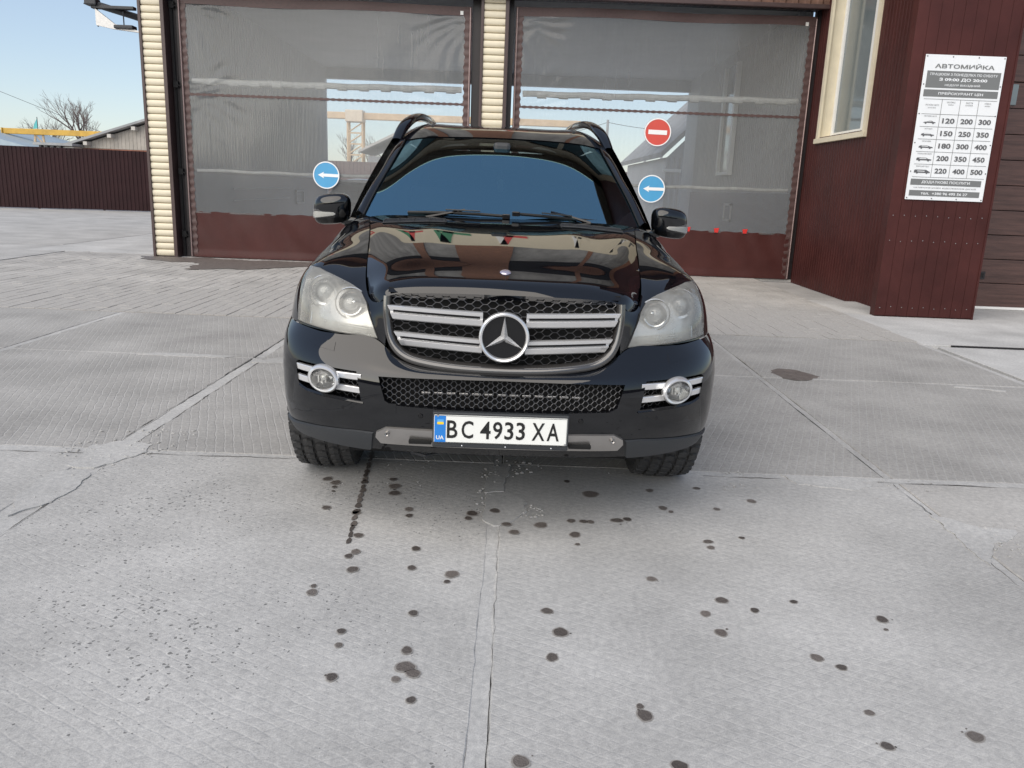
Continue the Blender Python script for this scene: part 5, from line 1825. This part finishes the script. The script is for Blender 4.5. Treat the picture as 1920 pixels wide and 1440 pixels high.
# three pointed star in its ring
star = MB().lathe([(.0835, -.004), (.086, -.012), (.092, -.015), (.097, -.010), (.099, 0.004), (.097, .03), (.0835, .03)], (0, .048, .836), 'y', 64, closed=True).build('emblem_ring', M_silver, rg, smooth=True)
MB().lathe([(0, 0.004), (.084, 0.004)], (0, .052, .836), 'y', 48).build('emblem_disc', M_gloss, rg)
sv, sf_ = [(0, .030, .836)], []
for k_ in range(6):
    a = math.pi / 2 + k_ * math.pi / 3
    r_ = .0845 if k_ % 2 == 0 else .0155
    sv.append((r_ * math.cos(a), .046 if k_ % 2 == 0 else .050, .836 + r_ * math.sin(a)))
for k_ in range(6):
    sf_.append((0, 1 + k_, 1 + (k_ + 1) % 6))
MB().add(sv, sf_).build('emblem_star', M_silver, rg, fix=False)
MB().lathe([(0, -.002), (.004, -.002), (.005, .003)], (0, .046, .818), 'y', 12).build('front_camera', M_gloss, rg)

# ---- fog lamps
for s in (-1, 1):
    fl = MB().add([(s * a, .24 + (.10 if a > .72 else 0), b) for a, b in FOG], [tuple(range(len(FOG)))]).build('fog_lamp', M_void, car)
    lattice([[(s * a, b) for a, b in FOG]], 0.036, 0.0115, lambda x, z: 0.075 + 0.0 + (abs(x) - .55) * 0.62 + max(0, abs(x) - .72) * 0.7, 0.0015, M_meshw, fl, 'lattice')
    def fv(u): return float(np.interp(u, [.50, .56, .62, .70, .76, .82, .85, .87], [.036, .060, .083, .118, .157, .208, .240, .265]))
    for zc in (.654, .605):
        rows_ = []
        for u in np.linspace(.555, .845, 18):
            zz = zc + (0.008 if zc < .63 else 0.0) * (u - .7) * 4
            rows_.append([(s * u, fv(u) + dv, zz + dz) for dz, dv in ((.0125, .022), (.0125, .002), (.010, 0), (-.010, 0.001), (-.0125, .004), (-.0125, .022))])
        MB().grid(rows_).build('fog_bar', M_silver, fl, smooth=True, angle=30)
    c = (s * .712, .105, .632)
    rg_ = MB().lathe([(.050, .030), (.050, .0), (.054, -.010), (.061, -.011), (.068, -.002), (.069, .03)], c, 'y', 48, sx=1.0, sz=.80)
    rg_.v = [(x, y + (abs(x) - .712) * 0.55, z) for x, y, z in rg_.v]
    rg_.build('fog_ring', M_silver, fl, smooth=True, angle=50)
    MB().lathe([(0, .05), (.02, .045), (.04, .02), (.049, -.002)], c, 'y', 36, sx=1.0, sz=.8).build('reflector', M_chrome, fl, smooth=True, angle=80)
    MB().lathe([(0, -.006), (.025, -.004), (.040, .0), (.049, .006)], c, 'y', 36, sx=1.0, sz=.8).build('fog_lens', M_clens, fl, smooth=True, angle=80)
    MB().lathe([(0, .0), (.010, .002), (.014, .010), (.014, .03)], (c[0], c[1] + .006, c[2] + .002), 'y', 20).build('bulb_shield', M_refl, fl, smooth=True)
    for q in (-.02, -.006, .008):
        MB().bevbox(c[0] + q - .003, c[0] + q + .003, c[1] + .012, c[1] + .03, c[2] - .018, c[2] + .012, .001).build('reflector_facet', M_white, fl)
    # lower lip of the recess
    rows_ = [[(s * u, fv(u) - 0.002, .561 + (u - .55) * .05 + (max(0, u - .80) * .4)), (s * u, fv(u) - 0.010, .553 + (u - .55) * .05 + (max(0, u - .80) * .4)), (s * u, fv(u) + .002, .546 + (u - .55) * .05 + (max(0, u - .80) * .4))] for u in np.linspace(.545, .83, 16)]
    MB().grid(rows_).build('fog_lip', M_paint, bumper, smooth=True, fix=False)

# ---- number plate
ph = MB().bevbox(-.266, .266, -.020, .010, .404, .548, .006).build('plate_holder', M_plast, car)
pl_ = MB().bevbox(-.260, .260, -.026, -.0195, .4255, .5375, .004).build('number_plate', M_plw, car)
MB().bevbox(-.258, -.214, -.0268, -.0258, .4275, .5355, .0004).build('country_band', M_plb, pl_)
MB().box(-.2475, -.2225, -.0275, -.0266, .500, .510).build('flag_half', M_ply, pl_)
MB().box(-.2475, -.2225, -.0275, -.0266, .510, .520).build('flag_half', M_plf, pl_)
fm = MB()
for a, b, c_, d_ in [(-.2585, .2585, .5345, .536), (-.2585, .2585, .427, .4285), (.257, .2585, .4285, .5345)]:
    fm.box(a, b, -.0268, -.0257, c_, d_)
fm.build('plate_border', M_plk, pl_)
def ptext(s, x, w, h, z, m, bold):
    v, f = text_geo(s, w, h, bold)
    MB().add([(a + x, -.0272, b + z) for a, b in v], f).build('plate_lettering', m, pl_, fix=False)
ptext('UA', -.236, .030, .016, .439, M_plw, .02)
for ch, x, w in [('B', -.189, .041), ('C', -.130, .046), ('4', -.0600, .041), ('9', -.0125, .037), ('3', .032, .035), ('3', .077, .035), ('X', .1465, .050), ('A', .204, .048)]:
    ptext(ch, x, w, .072, .4455, M_plk, .014)
for x, z in ((-.245, .534), (.253, .432)):
    MB().lathe([(0, -.002), (.004, -.0015), (.005, .001)], (x, -.026, z), 'y', 10).build('plate_screw', M_chrome, pl_)
sl = MB()
for x in (-.15, 0.02, 0.2):
    sl.lathe([(0, -.002), (.003, -.001), (.004, .001)], (x, -.020, .413), 'y', 8)
sl.build('holder_clip', M_chrome, ph)

# ---- windscreen, pillars, roof
WSN = [
    [(0, 1.18, 1.205), (0, 1.40, 1.345), (0, 1.60, 1.468), (0, 1.82, 1.585), (0, 2.045, 1.684)],
    [(.36, 1.215, 1.207), (.355, 1.43, 1.345), (.345, 1.63, 1.466), (.335, 1.85, 1.581), (.325, 2.075, 1.680)],
    [(.60, 1.29, 1.215), (.575, 1.50, 1.343), (.555, 1.70, 1.458), (.53, 1.925, 1.572), (.51, 2.135, 1.670)],
    [(.740, 1.40, 1.225), (.704, 1.585, 1.345), (.668, 1.775, 1.452), (.632, 2.00, 1.563), (.606, 2.205, 1.656)]]
WG = surf(sym(WSN), 70, 44)
ws = bm_obj('windscreen', bm_from_grid(WG), M_glass, car, angle=None)
# dark ceramic edge just inside the glass
edge = MB()
wi = WG.shape[0]
def ws_pt(s_, t_):
    i = s_ * (WG.shape[0] - 1)
    k_ = t_ * (WG.shape[1] - 1)
    a, b = int(min(i, WG.shape[0] - 2)), int(min(k_, WG.shape[1] - 2))
    fa, fb = i - a, k_ - b
    return WG[a, b] * (1 - fa) * (1 - fb) + WG[a + 1, b] * fa * (1 - fb) + WG[a, b + 1] * (1 - fa) * fb + WG[a + 1, b + 1] * fa * fb
off = np.array([0, 0.006, -0.006])
edge.grid([[ws_pt(s_, t_) + off for t_ in (0.95, 1.0)] for s_ in np.linspace(0, 1, 40)])
edge.grid([[ws_pt(s_, t_) + off for s_ in (0, 0.025)] for t_ in np.linspace(0, 1, 20)])
edge.grid([[ws_pt(s_, t_) + off for s_ in (0.975, 1)] for t_ in np.linspace(0, 1, 20)])
edge.grid([[ws_pt(s_, t_) + off for t_ in (0.0, 0.13)] for s_ in np.linspace(0, 1, 40)])
edge.build('glass_border', M_gloss, ws, fix=False)
ROOF = [
    [(0, 2.052, 1.692), (0, 2.20, 1.742), (0, 2.60, 1.797), (0, 3.30, 1.822), (0, 4.20, 1.805), (0, 4.78, 1.755)],
    [(.326, 2.083, 1.688), (.34, 2.23, 1.738), (.36, 2.60, 1.794), (.37, 3.30, 1.820), (.36, 4.20, 1.803), (.34, 4.77, 1.748)],
    [(.512, 2.143, 1.678), (.53, 2.28, 1.726), (.55, 2.60, 1.781), (.56, 3.30, 1.808), (.55, 4.20, 1.79), (.52, 4.75, 1.725)],
    [(.610, 2.213, 1.664), (.635, 2.35, 1.698), (.655, 2.65, 1.727), (.665, 3.30, 1.748), (.65, 4.20, 1.733), (.62, 4.70, 1.688)]]
RG = surf(sym(ROOF), 60, 60)
bm = bm_from_grid(RG)
rim_in(bm, (0, 0.01, -0.02), lambda c: True)
roof = bm_obj('roof', bm, M_paint, car, angle=50)
for s in (-1, 1):
    inn = [(.746, 1.405, 1.228), (.710, 1.59, 1.349), (.674, 1.78, 1.456), (.638, 2.005, 1.568), (.612, 2.21, 1.661), (.640, 2.35, 1.697), (.660, 2.65, 1.726), (.670, 3.30, 1.747), (.655, 4.2, 1.732), (.63, 4.7, 1.688)]
    mid = [(.775, 1.43, 1.248), (.737, 1.605, 1.368), (.700, 1.80, 1.472), (.668, 2.03, 1.584), (.646, 2.245, 1.668), (.668, 2.40, 1.697), (.687, 2.66, 1.722), (.698, 3.30, 1.740), (.684, 4.2, 1.725), (.655, 4.7, 1.680)]
    outr = [(.800, 1.48, 1.235), (.760, 1.65, 1.350), (.724, 1.85, 1.452), (.695, 2.07, 1.560), (.676, 2.28, 1.645), (.692, 2.44, 1.676), (.710, 2.68, 1.700), (.720, 3.30, 1.716), (.706, 4.2, 1.700), (.675, 4.7, 1.655)]
    net = [[tuple(np.array(q) * (s, 1, 1)) for q in (a, b, c_)] for a, b, c_ in zip(inn, mid, outr)]
    MB().grid(surf(net, 90, 9)).build('roof_pillar', M_paint, car, smooth=True, angle=None)
    # seal between glass and pillar
    MB().tube([(s * (a + 0.001), b - 0.002, c_ + 0.002) for a, b, c_ in smooth_path(inn[:5], 20)], 0.005, 6).build('windscreen_seal', M_seam, ws)
    # roof rail: arched foot, long bar, rear foot
    rp = [(.668, 2.24, 1.655), (.640, 2.36, 1.745), (.600, 2.50, 1.808), (.565, 2.66, 1.838), (.545, 2.85, 1.848), (.535, 3.40, 1.860), (.535, 4.0, 1.852), (.54, 4.35, 1.830), (.55, 4.55, 1.765)]
    path = smooth_path([(s * a, b, c_) for a, b, c_ in rp], 60)
    mb = MB()
    rows_ = []
    for i, p in enumerate(path):
        w = 0.026 + 0.010 * max(0, 1 - abs(i - 5) / 6)
        h = 0.024
        a = Vector(path[max(i - 1, 0)])
        b = Vector(path[min(i + 1, 59)])
        d = (b - a).normalized()
        x = Vector((1, 0, 0))
        y = d.cross(x).normalized()
        rows_.append([Vector(p) + x * w * math.copysign(abs(math.cos(t_)) ** 0.7, math.cos(t_)) + y * h * math.copysign(abs(math.sin(t_)) ** 0.7, math.sin(t_)) for t_ in np.linspace(0, 2 * math.pi, 17)])
    mb.grid(rows_)
    mb.build('roof_rail', M_paint, car, smooth=True, angle=60)
    # raised strip along the roof beside the rail
    MB().tube([(s * .45, 2.35, 1.758), (s * .46, 2.6, 1.792), (s * .46, 3.3, 1.818), (s * .45, 4.2, 1.80)], 0.012, 8).build('roof_ditch_strip', M_plast, roof)

# ---- sides, glass and tail
SIDE = []
for v, k_ in [(1.615, 0), (2.2, 0.004), (3.0, 0.006), (3.8, 0.004), (4.4, -0.006), (4.85, -0.035), (5.02, -0.075)]:
    SIDE.append([(.872 + k_, v, 1.158), (.912 + k_, v, 1.075), (.954 + k_, v, .948), (.965 + k_, v, .807), (.965 + k_, v, .60), (.950 + k_, v, .46), (.922 + k_, v, .34)])
SG = surf(SIDE, 150, 40)
for s in (-1, 1):
    g = SG if s > 0 else mirror_x(SG)
    for nm, a, b in [('front_door', 1.62, 2.74), ('rear_door', 2.75, 3.70), ('rear_wing', 3.71, 5.02)]:
        bm = bm_from_grid(g)
        i_ = cut_poly(bm, [(a, 0.2), (b, 0.2), (b, 1.4), (a, 1.4)], (1, 2))
        nb = split_faces(bm, i_)
        bm.free()
        if nm != 'front_door':
            ar = cut_poly(nb, ARCHR, (1, 2))
            bmesh.ops.delete(nb, geom=ar, context='FACES')
        rim_in(nb, (-s * 0.03, 0, 0), lambda c: True)
        d = bm_obj(nm, nb, M_paint, car, angle=40)
        if nm != 'rear_wing':
            MB().bevbox(min(s * .962, s * .995), max(s * .962, s * .995), b - 0.30, b - 0.10, .93, .965, .008).build('door_handle', M_paint, d)
    gn = []
    for t_ in np.linspace(0, 1, 8):
        vb = 1.56 + (4.95 - 1.56) * t_
        vt = 2.30 + (4.66 - 2.30) * t_
        k_ = 0 if t_ < .8 else -0.05 * (t_ - .8) / .2
        gn.append([(s * (.866 + k_), vb, 1.160), (s * (.790 + k_), (vb + vt) / 2, 1.43), (s * (.690 + k_), vt, 1.690 if t_ < .9 else 1.67)])
    sgo = MB().grid(surf(gn, 60, 14)).build('side_glass', M_sglass, car, smooth=True, fix=False, angle=None)
    for vv in (2.74, 3.70):
        t_ = (vv - 1.56) / 3.39
        MB().tube([(s * .872, vv, 1.165), (s * .80, vv + .05, 1.43), (s * .70, vv + 0.1, 1.69)], 0.028, 6).build('window_pillar', M_gloss, sgo)
    MB().tube([(s * .874, v, 1.162) for v in np.linspace(1.6, 4.9, 20)], 0.010, 6).build('belt_moulding', M_gloss, sgo)
    MB().bevbox(min(s * .90, s * 1.0), max(s * .90, s * 1.0), 1.45, 3.5, .32, .36, .012).build('running_board', M_plast, car)
TN = [[(u, v - 0.10 * (abs(u) / .85) ** 3, z) for z, v in ((.36, 5.02), (.6, 5.07), (.85, 5.06), (1.15, 5.0), (1.45, 4.88), (1.72, 4.76))] for u in np.linspace(-.86, .86, 13)]
TG = np.array(TN)
for i in range(13):
    TG[i, 4:, 0] *= (0.86, 0.74)[0]
    TG[i, 5, 0] *= 0.88
MB().grid(surf(TG, 30, 30)).build('tailgate', M_paint, car, smooth=True, angle=None)

# ---- underside, engine bay and cabin so that nothing shows through
ub = MB().box(-.80, .80, 1.42, 4.8, .30, .50).box(-.62, .62, .22, 1.45, .30, .62).box(-.45, .45, .20, .60, .60, .93)
ub.box(-.86, .86, 1.43, 1.60, .35, 1.15)
ub.build('underbody', M_void, car)
arm_ = MB().tube([(-.7, .93, .33), (.7, .93, .33)], .035, 8).tube([(-.45, .75, .27), (-.45, 1.3, .27)], .03, 6).tube([(.45, .75, .27), (.45, 1.3, .27)], .03, 6)
arm_.build('axle', M_iron, car)
MB().bevbox(.38, .44, .30, .36, .27, .345, .01).build('tow_hook', M_iron, car)
hk_ = MB().tube([(-.36, .12, .335), (-.30, .10, .325), (-.24, .13, .335)], .006, 6)
hk_.build('hose', M_iron, car)
cw_ = MB().grid([[(u, 1.16 + 0.30 * (abs(u) / .75) ** 2 + dv, 1.195 + dz) for dv, dz in ((0, 0), (0.06, 0.008), (0.12, 0.004))] for u in np.linspace(-.74, .74, 30)])
cw_.build('cowl', M_plast, car, fix=False)
dash = MB().bevbox(-.70, .70, 1.52, 1.98, .85, 1.16, .05).build('dashboard', M_seat, car, smooth=True)
sw = MB()
sw.tube([(.37 + .185 * math.cos(a), 1.98 - 0.07 * math.sin(a), 1.12 + .175 * math.sin(a)) for a in np.linspace(0, 2 * math.pi, 33)], .016, 8, cap=False)
sw.bevbox(.30, .44, 1.95, 2.02, 1.06, 1.17, .02)
sw.build('steering_wheel', M_seat, car, smooth=True)
for s in (-1, 1):
    st = MB().bevbox(s * .38 - .25, s * .38 + .25, 2.30, 2.80, .70, .88, .06).bevbox(s * .38 - .25, s * .38 + .25, 2.72, 2.90, .86, 1.40, .06).bevbox(s * .38 - .13, s * .38 + .13, 2.78, 2.88, 1.42, 1.60, .04)
    st.build('seat', M_seat, car, smooth=True)
MB().bevbox(-.125, .125, 1.88, 1.92, 1.500, 1.572, .018).build('rear_view_mirror', M_white, car, smooth=True)
MB().bevbox(-.06, .04, 1.90, 1.98, 1.60, 1.66, .02).build('sensor_pod', M_plast, car)
og = MB().lathe([(0, -.02), (.012, -.018), (.018, 0), (.010, .05), (0.002, .06)], (-.012, 1.74, 1.395), 'z', 12).tube([(-.012, 1.74, 1.45), (-.012, 1.93, 1.58)], .0015, 4)
og.build('hanging_freshener', M_white, car, smooth=True)
MB().grid([[(-.012 + dx, 1.735, 1.42 + dz) for dz in (0, .045)] for dx in (-.022, .022)]).build('hanging_snowflake', mat('pale_sticker', (0.45, 0.5, 0.55), 0.6), car, fix=False)

# ---- door mirrors
for s in (-1, 1):
    def sp(a, b, k_=0.0, e1=0.58, e2=0.62):
        ca, sa = math.cos(a), math.sin(a)
        cb, sb = math.cos(b), math.sin(b)
        f = lambda q, e: math.copysign(abs(q) ** e, q)
        x = (0.101 + k_) * f(cb, e2) * f(ca, e1)
        y = (0.080 + k_) * f(cb, e2) * f(sa, e1)
        z = (0.083 + k_) * f(sb, e1)
        x += 0.012 * (z / 0.077) * -0.4
        y += 0.35 * max(0, x) * 0.9 - 0.1 * z
        return (s * (0.945 + x), 1.575 + y, 1.247 + z - 0.10 * x)
    rows_ = [[sp(a, b) for b in np.linspace(-math.pi / 2, math.pi / 2, 24)] for a in np.linspace(0, 2 * math.pi, 49)]
    mr_ = MB().grid(rows_).build('door_mirror', M_paint, car, smooth=True, angle=None)
    def ind(k_, ex):
        rows_ = []
        for t_ in np.linspace(0.0, 1.0, 26):
            hh = math.sqrt(max(0.0, 1 - ((t_ - 0.5) / 0.5) ** 2)) ** 0.7
            a_ = -1.72 + 1.82 * t_
            rows_.append([sp(a_, -0.14 + q * 0.15 * hh * ex, k_) for q in np.linspace(-1, 1, 7)])
        return rows_
    MB().grid(ind(0.0060, 1.0)).build('indicator_lens', M_clens, mr_, smooth=True, angle=None)
    MB().grid(ind(0.0025, 0.85)).build('indicator_reflector', M_white, mr_, smooth=True, angle=None)
    MB().bevbox(min(s * .80, s * .90), max(s * .80, s * .90), 1.57, 1.66, 1.165, 1.205, .014).build('mirror_foot', M_paint, mr_, smooth=True)
    MB().grid([[sp(a, b, 0.001) for b in np.linspace(-1.0, -0.42, 3)] for a in np.linspace(-2.6, 0.2, 24)]).build('mirror_base_trim', M_gloss, mr_, smooth=True, angle=None)

# ---- wipers
def wiper(pts, arm):
    t = MB().tube(pts, .009, 6, r1=.009)
    o = t.build('wiper', M_seam, car)
    MB().tube([(a, b - .012, c_ + .016) for a, b, c_ in pts[1:-1]], .004, 5).build('wiper_spoiler', M_plast, o)
    MB().tube(arm, .010, 6, r1=.006).build('wiper_arm', M_gloss, o)
    MB().bevbox(pts[-1][0] - .02, pts[-1][0] + .02, pts[-1][1] - .02, pts[-1][1] + .01, pts[-1][2] - .012, pts[-1][2] + .012, .004).build('wiper_clip', M_gloss, o)
wiper([(-.50, 1.310, 1.255), (-.30, 1.268, 1.262), (-.12, 1.246, 1.262), (.015, 1.240, 1.257)], [(-.40, 1.24, 1.235), (-.25, 1.262, 1.268), (-.20, 1.268, 1.282)])
wiper([(.50, 1.325, 1.248), (.36, 1.288, 1.256), (.20, 1.260, 1.266), (.065, 1.240, 1.272)], [(.46, 1.26, 1.238), (.34, 1.29, 1.27), (.25, 1.285, 1.288)])

# ---- wheels
def wheel(x, y, z, side):
    w = MB().tube([(x - 0.11, y, z), (x + 0.11, y, z)], 0.10, 16).build('wheel', M_iron, car)
    ro, hw = 0.378, 0.142
    prof = [(0.255, -hw * .86), (0.30, -hw * .98), (0.345, -hw), (0.366, -hw * .95), (ro - .006, -hw * .80), (ro, -hw * .5), (ro + .002, 0), (ro, hw * .5), (ro - .006, hw * .80), (0.366, hw * .95), (0.345, hw), (0.30, hw * .98), (0.255, hw * .86)]
    ty = MB().lathe(prof, (x, y, z), 'x', 64).build('tyre', M_rub, w, smooth=True, angle=60)
    mb = MB()
    nb = 44
    colsx = [(-.112, .040, 0.0), (-.058, .042, .5), (0.0, .044, 0.0), (.058, .042, .5), (.112, .040, 0.0)]
    for ci, (cxx, wd, ph_) in enumerate(colsx):
        for k_ in range(nb):
            a0 = 2 * math.pi * (k_ + ph_) / nb
            da = 2 * math.pi / nb * 0.41
            hx = wd / 2
            # chevron sided block
            out = [(-hx, -da * .75), (0, -da * 1.05), (hx, -da * .75), (hx * 1.08, 0.1 * da), (hx, da * .8), (0, da * .5), (-hx, da * .8), (-hx * 1.08, 0.1 * da)]
            v, n = [], len(out)
            for lev, (rr_, sc2) in enumerate(((-.006, 1.05), (.013, .94))):
                for px, pa in out:
                    q = cxx + px * sc2
                    base = ro + (0.002 if abs(q) < .07 else -0.002 - 0.12 * max(0, abs(q) - .07))
                    r2 = base + rr_
                    aa = a0 + pa * sc2
                    v.append((x + q, y + r2 * math.cos(aa), z + r2 * math.sin(aa)))
            f = [tuple(range(n, 2 * n))] + [(i, (i + 1) % n, n + (i + 1) % n, n + i) for i in range(n)]
            mb.add(v, f)
    for sgn in (-1, 1):
        for k_ in range(nb):
            a0 = 2 * math.pi * (k_ + .25) / nb
            da = 2 * math.pi / nb * 0.36
            v = []
            for r2, xx in ((0.368, .131), (0.345, .147), (0.325, .146)):
                for a in (a0 - da, a0 + da):
                    v.append((x + sgn * xx, y + r2 * math.cos(a), z + r2 * math.sin(a)))
            mb.add(v, [(0, 1, 3, 2), (2, 3, 5, 4)])
    mb.build('tread_blocks', M_rub, w)
    rm = MB().lathe([(0.262, side * .12), (0.25, side * .125), (0.235, side * .09), (0.06, side * .07), (0.0, side * .075)], (x, y, z), 'x', 40)
    for k_ in range(5):
        a = 2 * math.pi * k_ / 5
        rm.tube([(x + side * .10, y + .04 * math.cos(a), z + .04 * math.sin(a)), (x + side * .125, y + .25 * math.cos(a), z + .25 * math.sin(a))], .035, 8)
    rm.build('rim', M_silver, w, smooth=True)
for s in (-1, 1):
    wheel(s * .826, .925, .390, s)
    wheel(s * .826, 3.99, .390, s)
    # wheel well and mud flap seen under the bumper
    MB().grid([[(s * u, .925 + .462 * math.cos(a), .40 + .462 * math.sin(a)) for u in (.55, .91)] for a in np.linspace(-0.1, math.pi + .12, 24)]).build('arch_liner', M_void, car, fix=False)
    MB().grid([[(s * .56, .925 + r_ * math.cos(a), .40 + r_ * math.sin(a)) for r_ in (.05, .47)] for a in np.linspace(0, math.pi, 24)]).build('arch_liner', M_void, car, fix=False)
MB().grid([[(u, .42 + 0.02 * math.sin(u * 9), z) for z in (.29, .32, .40)] for u in np.linspace(.52, .70, 8)]).build('splash_flap', M_plast, car, fix=False)
MB().grid([[(-u, .42 + 0.02 * math.sin(u * 9), z) for z in (.31, .34, .40)] for u in np.linspace(.56, .74, 8)]).build('splash_flap', M_plast, car, fix=False)

# ------------------------------------------------------------------ dark car inside the left bay
c2 = thing('saloon_car', 'dark saloon car inside the left bay, behind the plastic curtain and black car', 'car', (-3.45, 16.4, 0))
M_dcar = mat('dark_grey_paint', (0.03, 0.034, 0.04), 0.2, spec=0.6)
B2 = [[(x * w, v, z) for x, z in ((0, .62 + h), (.55, .60 + h), (.82, .52 + h * .8), (.88, .45), (.86, .22))] for v, h, w in ((0, .02, .86), (.12, .12, .95), (.6, .24, 1), (1.1, .32, 1), (2.0, .36, 1), (3.2, .38, 1), (4.0, .36, .98), (4.3, .3, .92))]
for s in (-1, 1):
    g = surf(B2, 40, 24)
    MB().grid(g if s > 0 else mirror_x(g)).build('body', M_dcar, c2, smooth=True, angle=None)
CB = [[(x * w, v, z) for x, z in ((0, h), (.5, h - .01), (.62, h - .06), (.80, .92))] for v, h, w in ((1.05, .97, 1), (1.85, 1.40, .95), (2.3, 1.45, .95), (3.2, 1.42, .95), (3.95, .99, .98))]
for s in (-1, 1):
    g = surf(CB, 40, 16)
    MB().grid(g if s > 0 else mirror_x(g)).build('cabin', M_dcar, c2, smooth=True, angle=None)
MB().tube([(-.58, 1.86, 1.405), (0, 1.80, 1.43), (.58, 1.86, 1.405)], .035, 6).build('roof_edge', M_silver, c2)
for s in (-1, 1):
    for v in (.8, 3.5):
        MB().lathe([(0, -.1), (.30, -.1), (.32, -.06), (.32, .06), (.30, .1), (0, .1)], (s * .78, v, .32), 'x', 24).build('wheel', M_rub, c2)
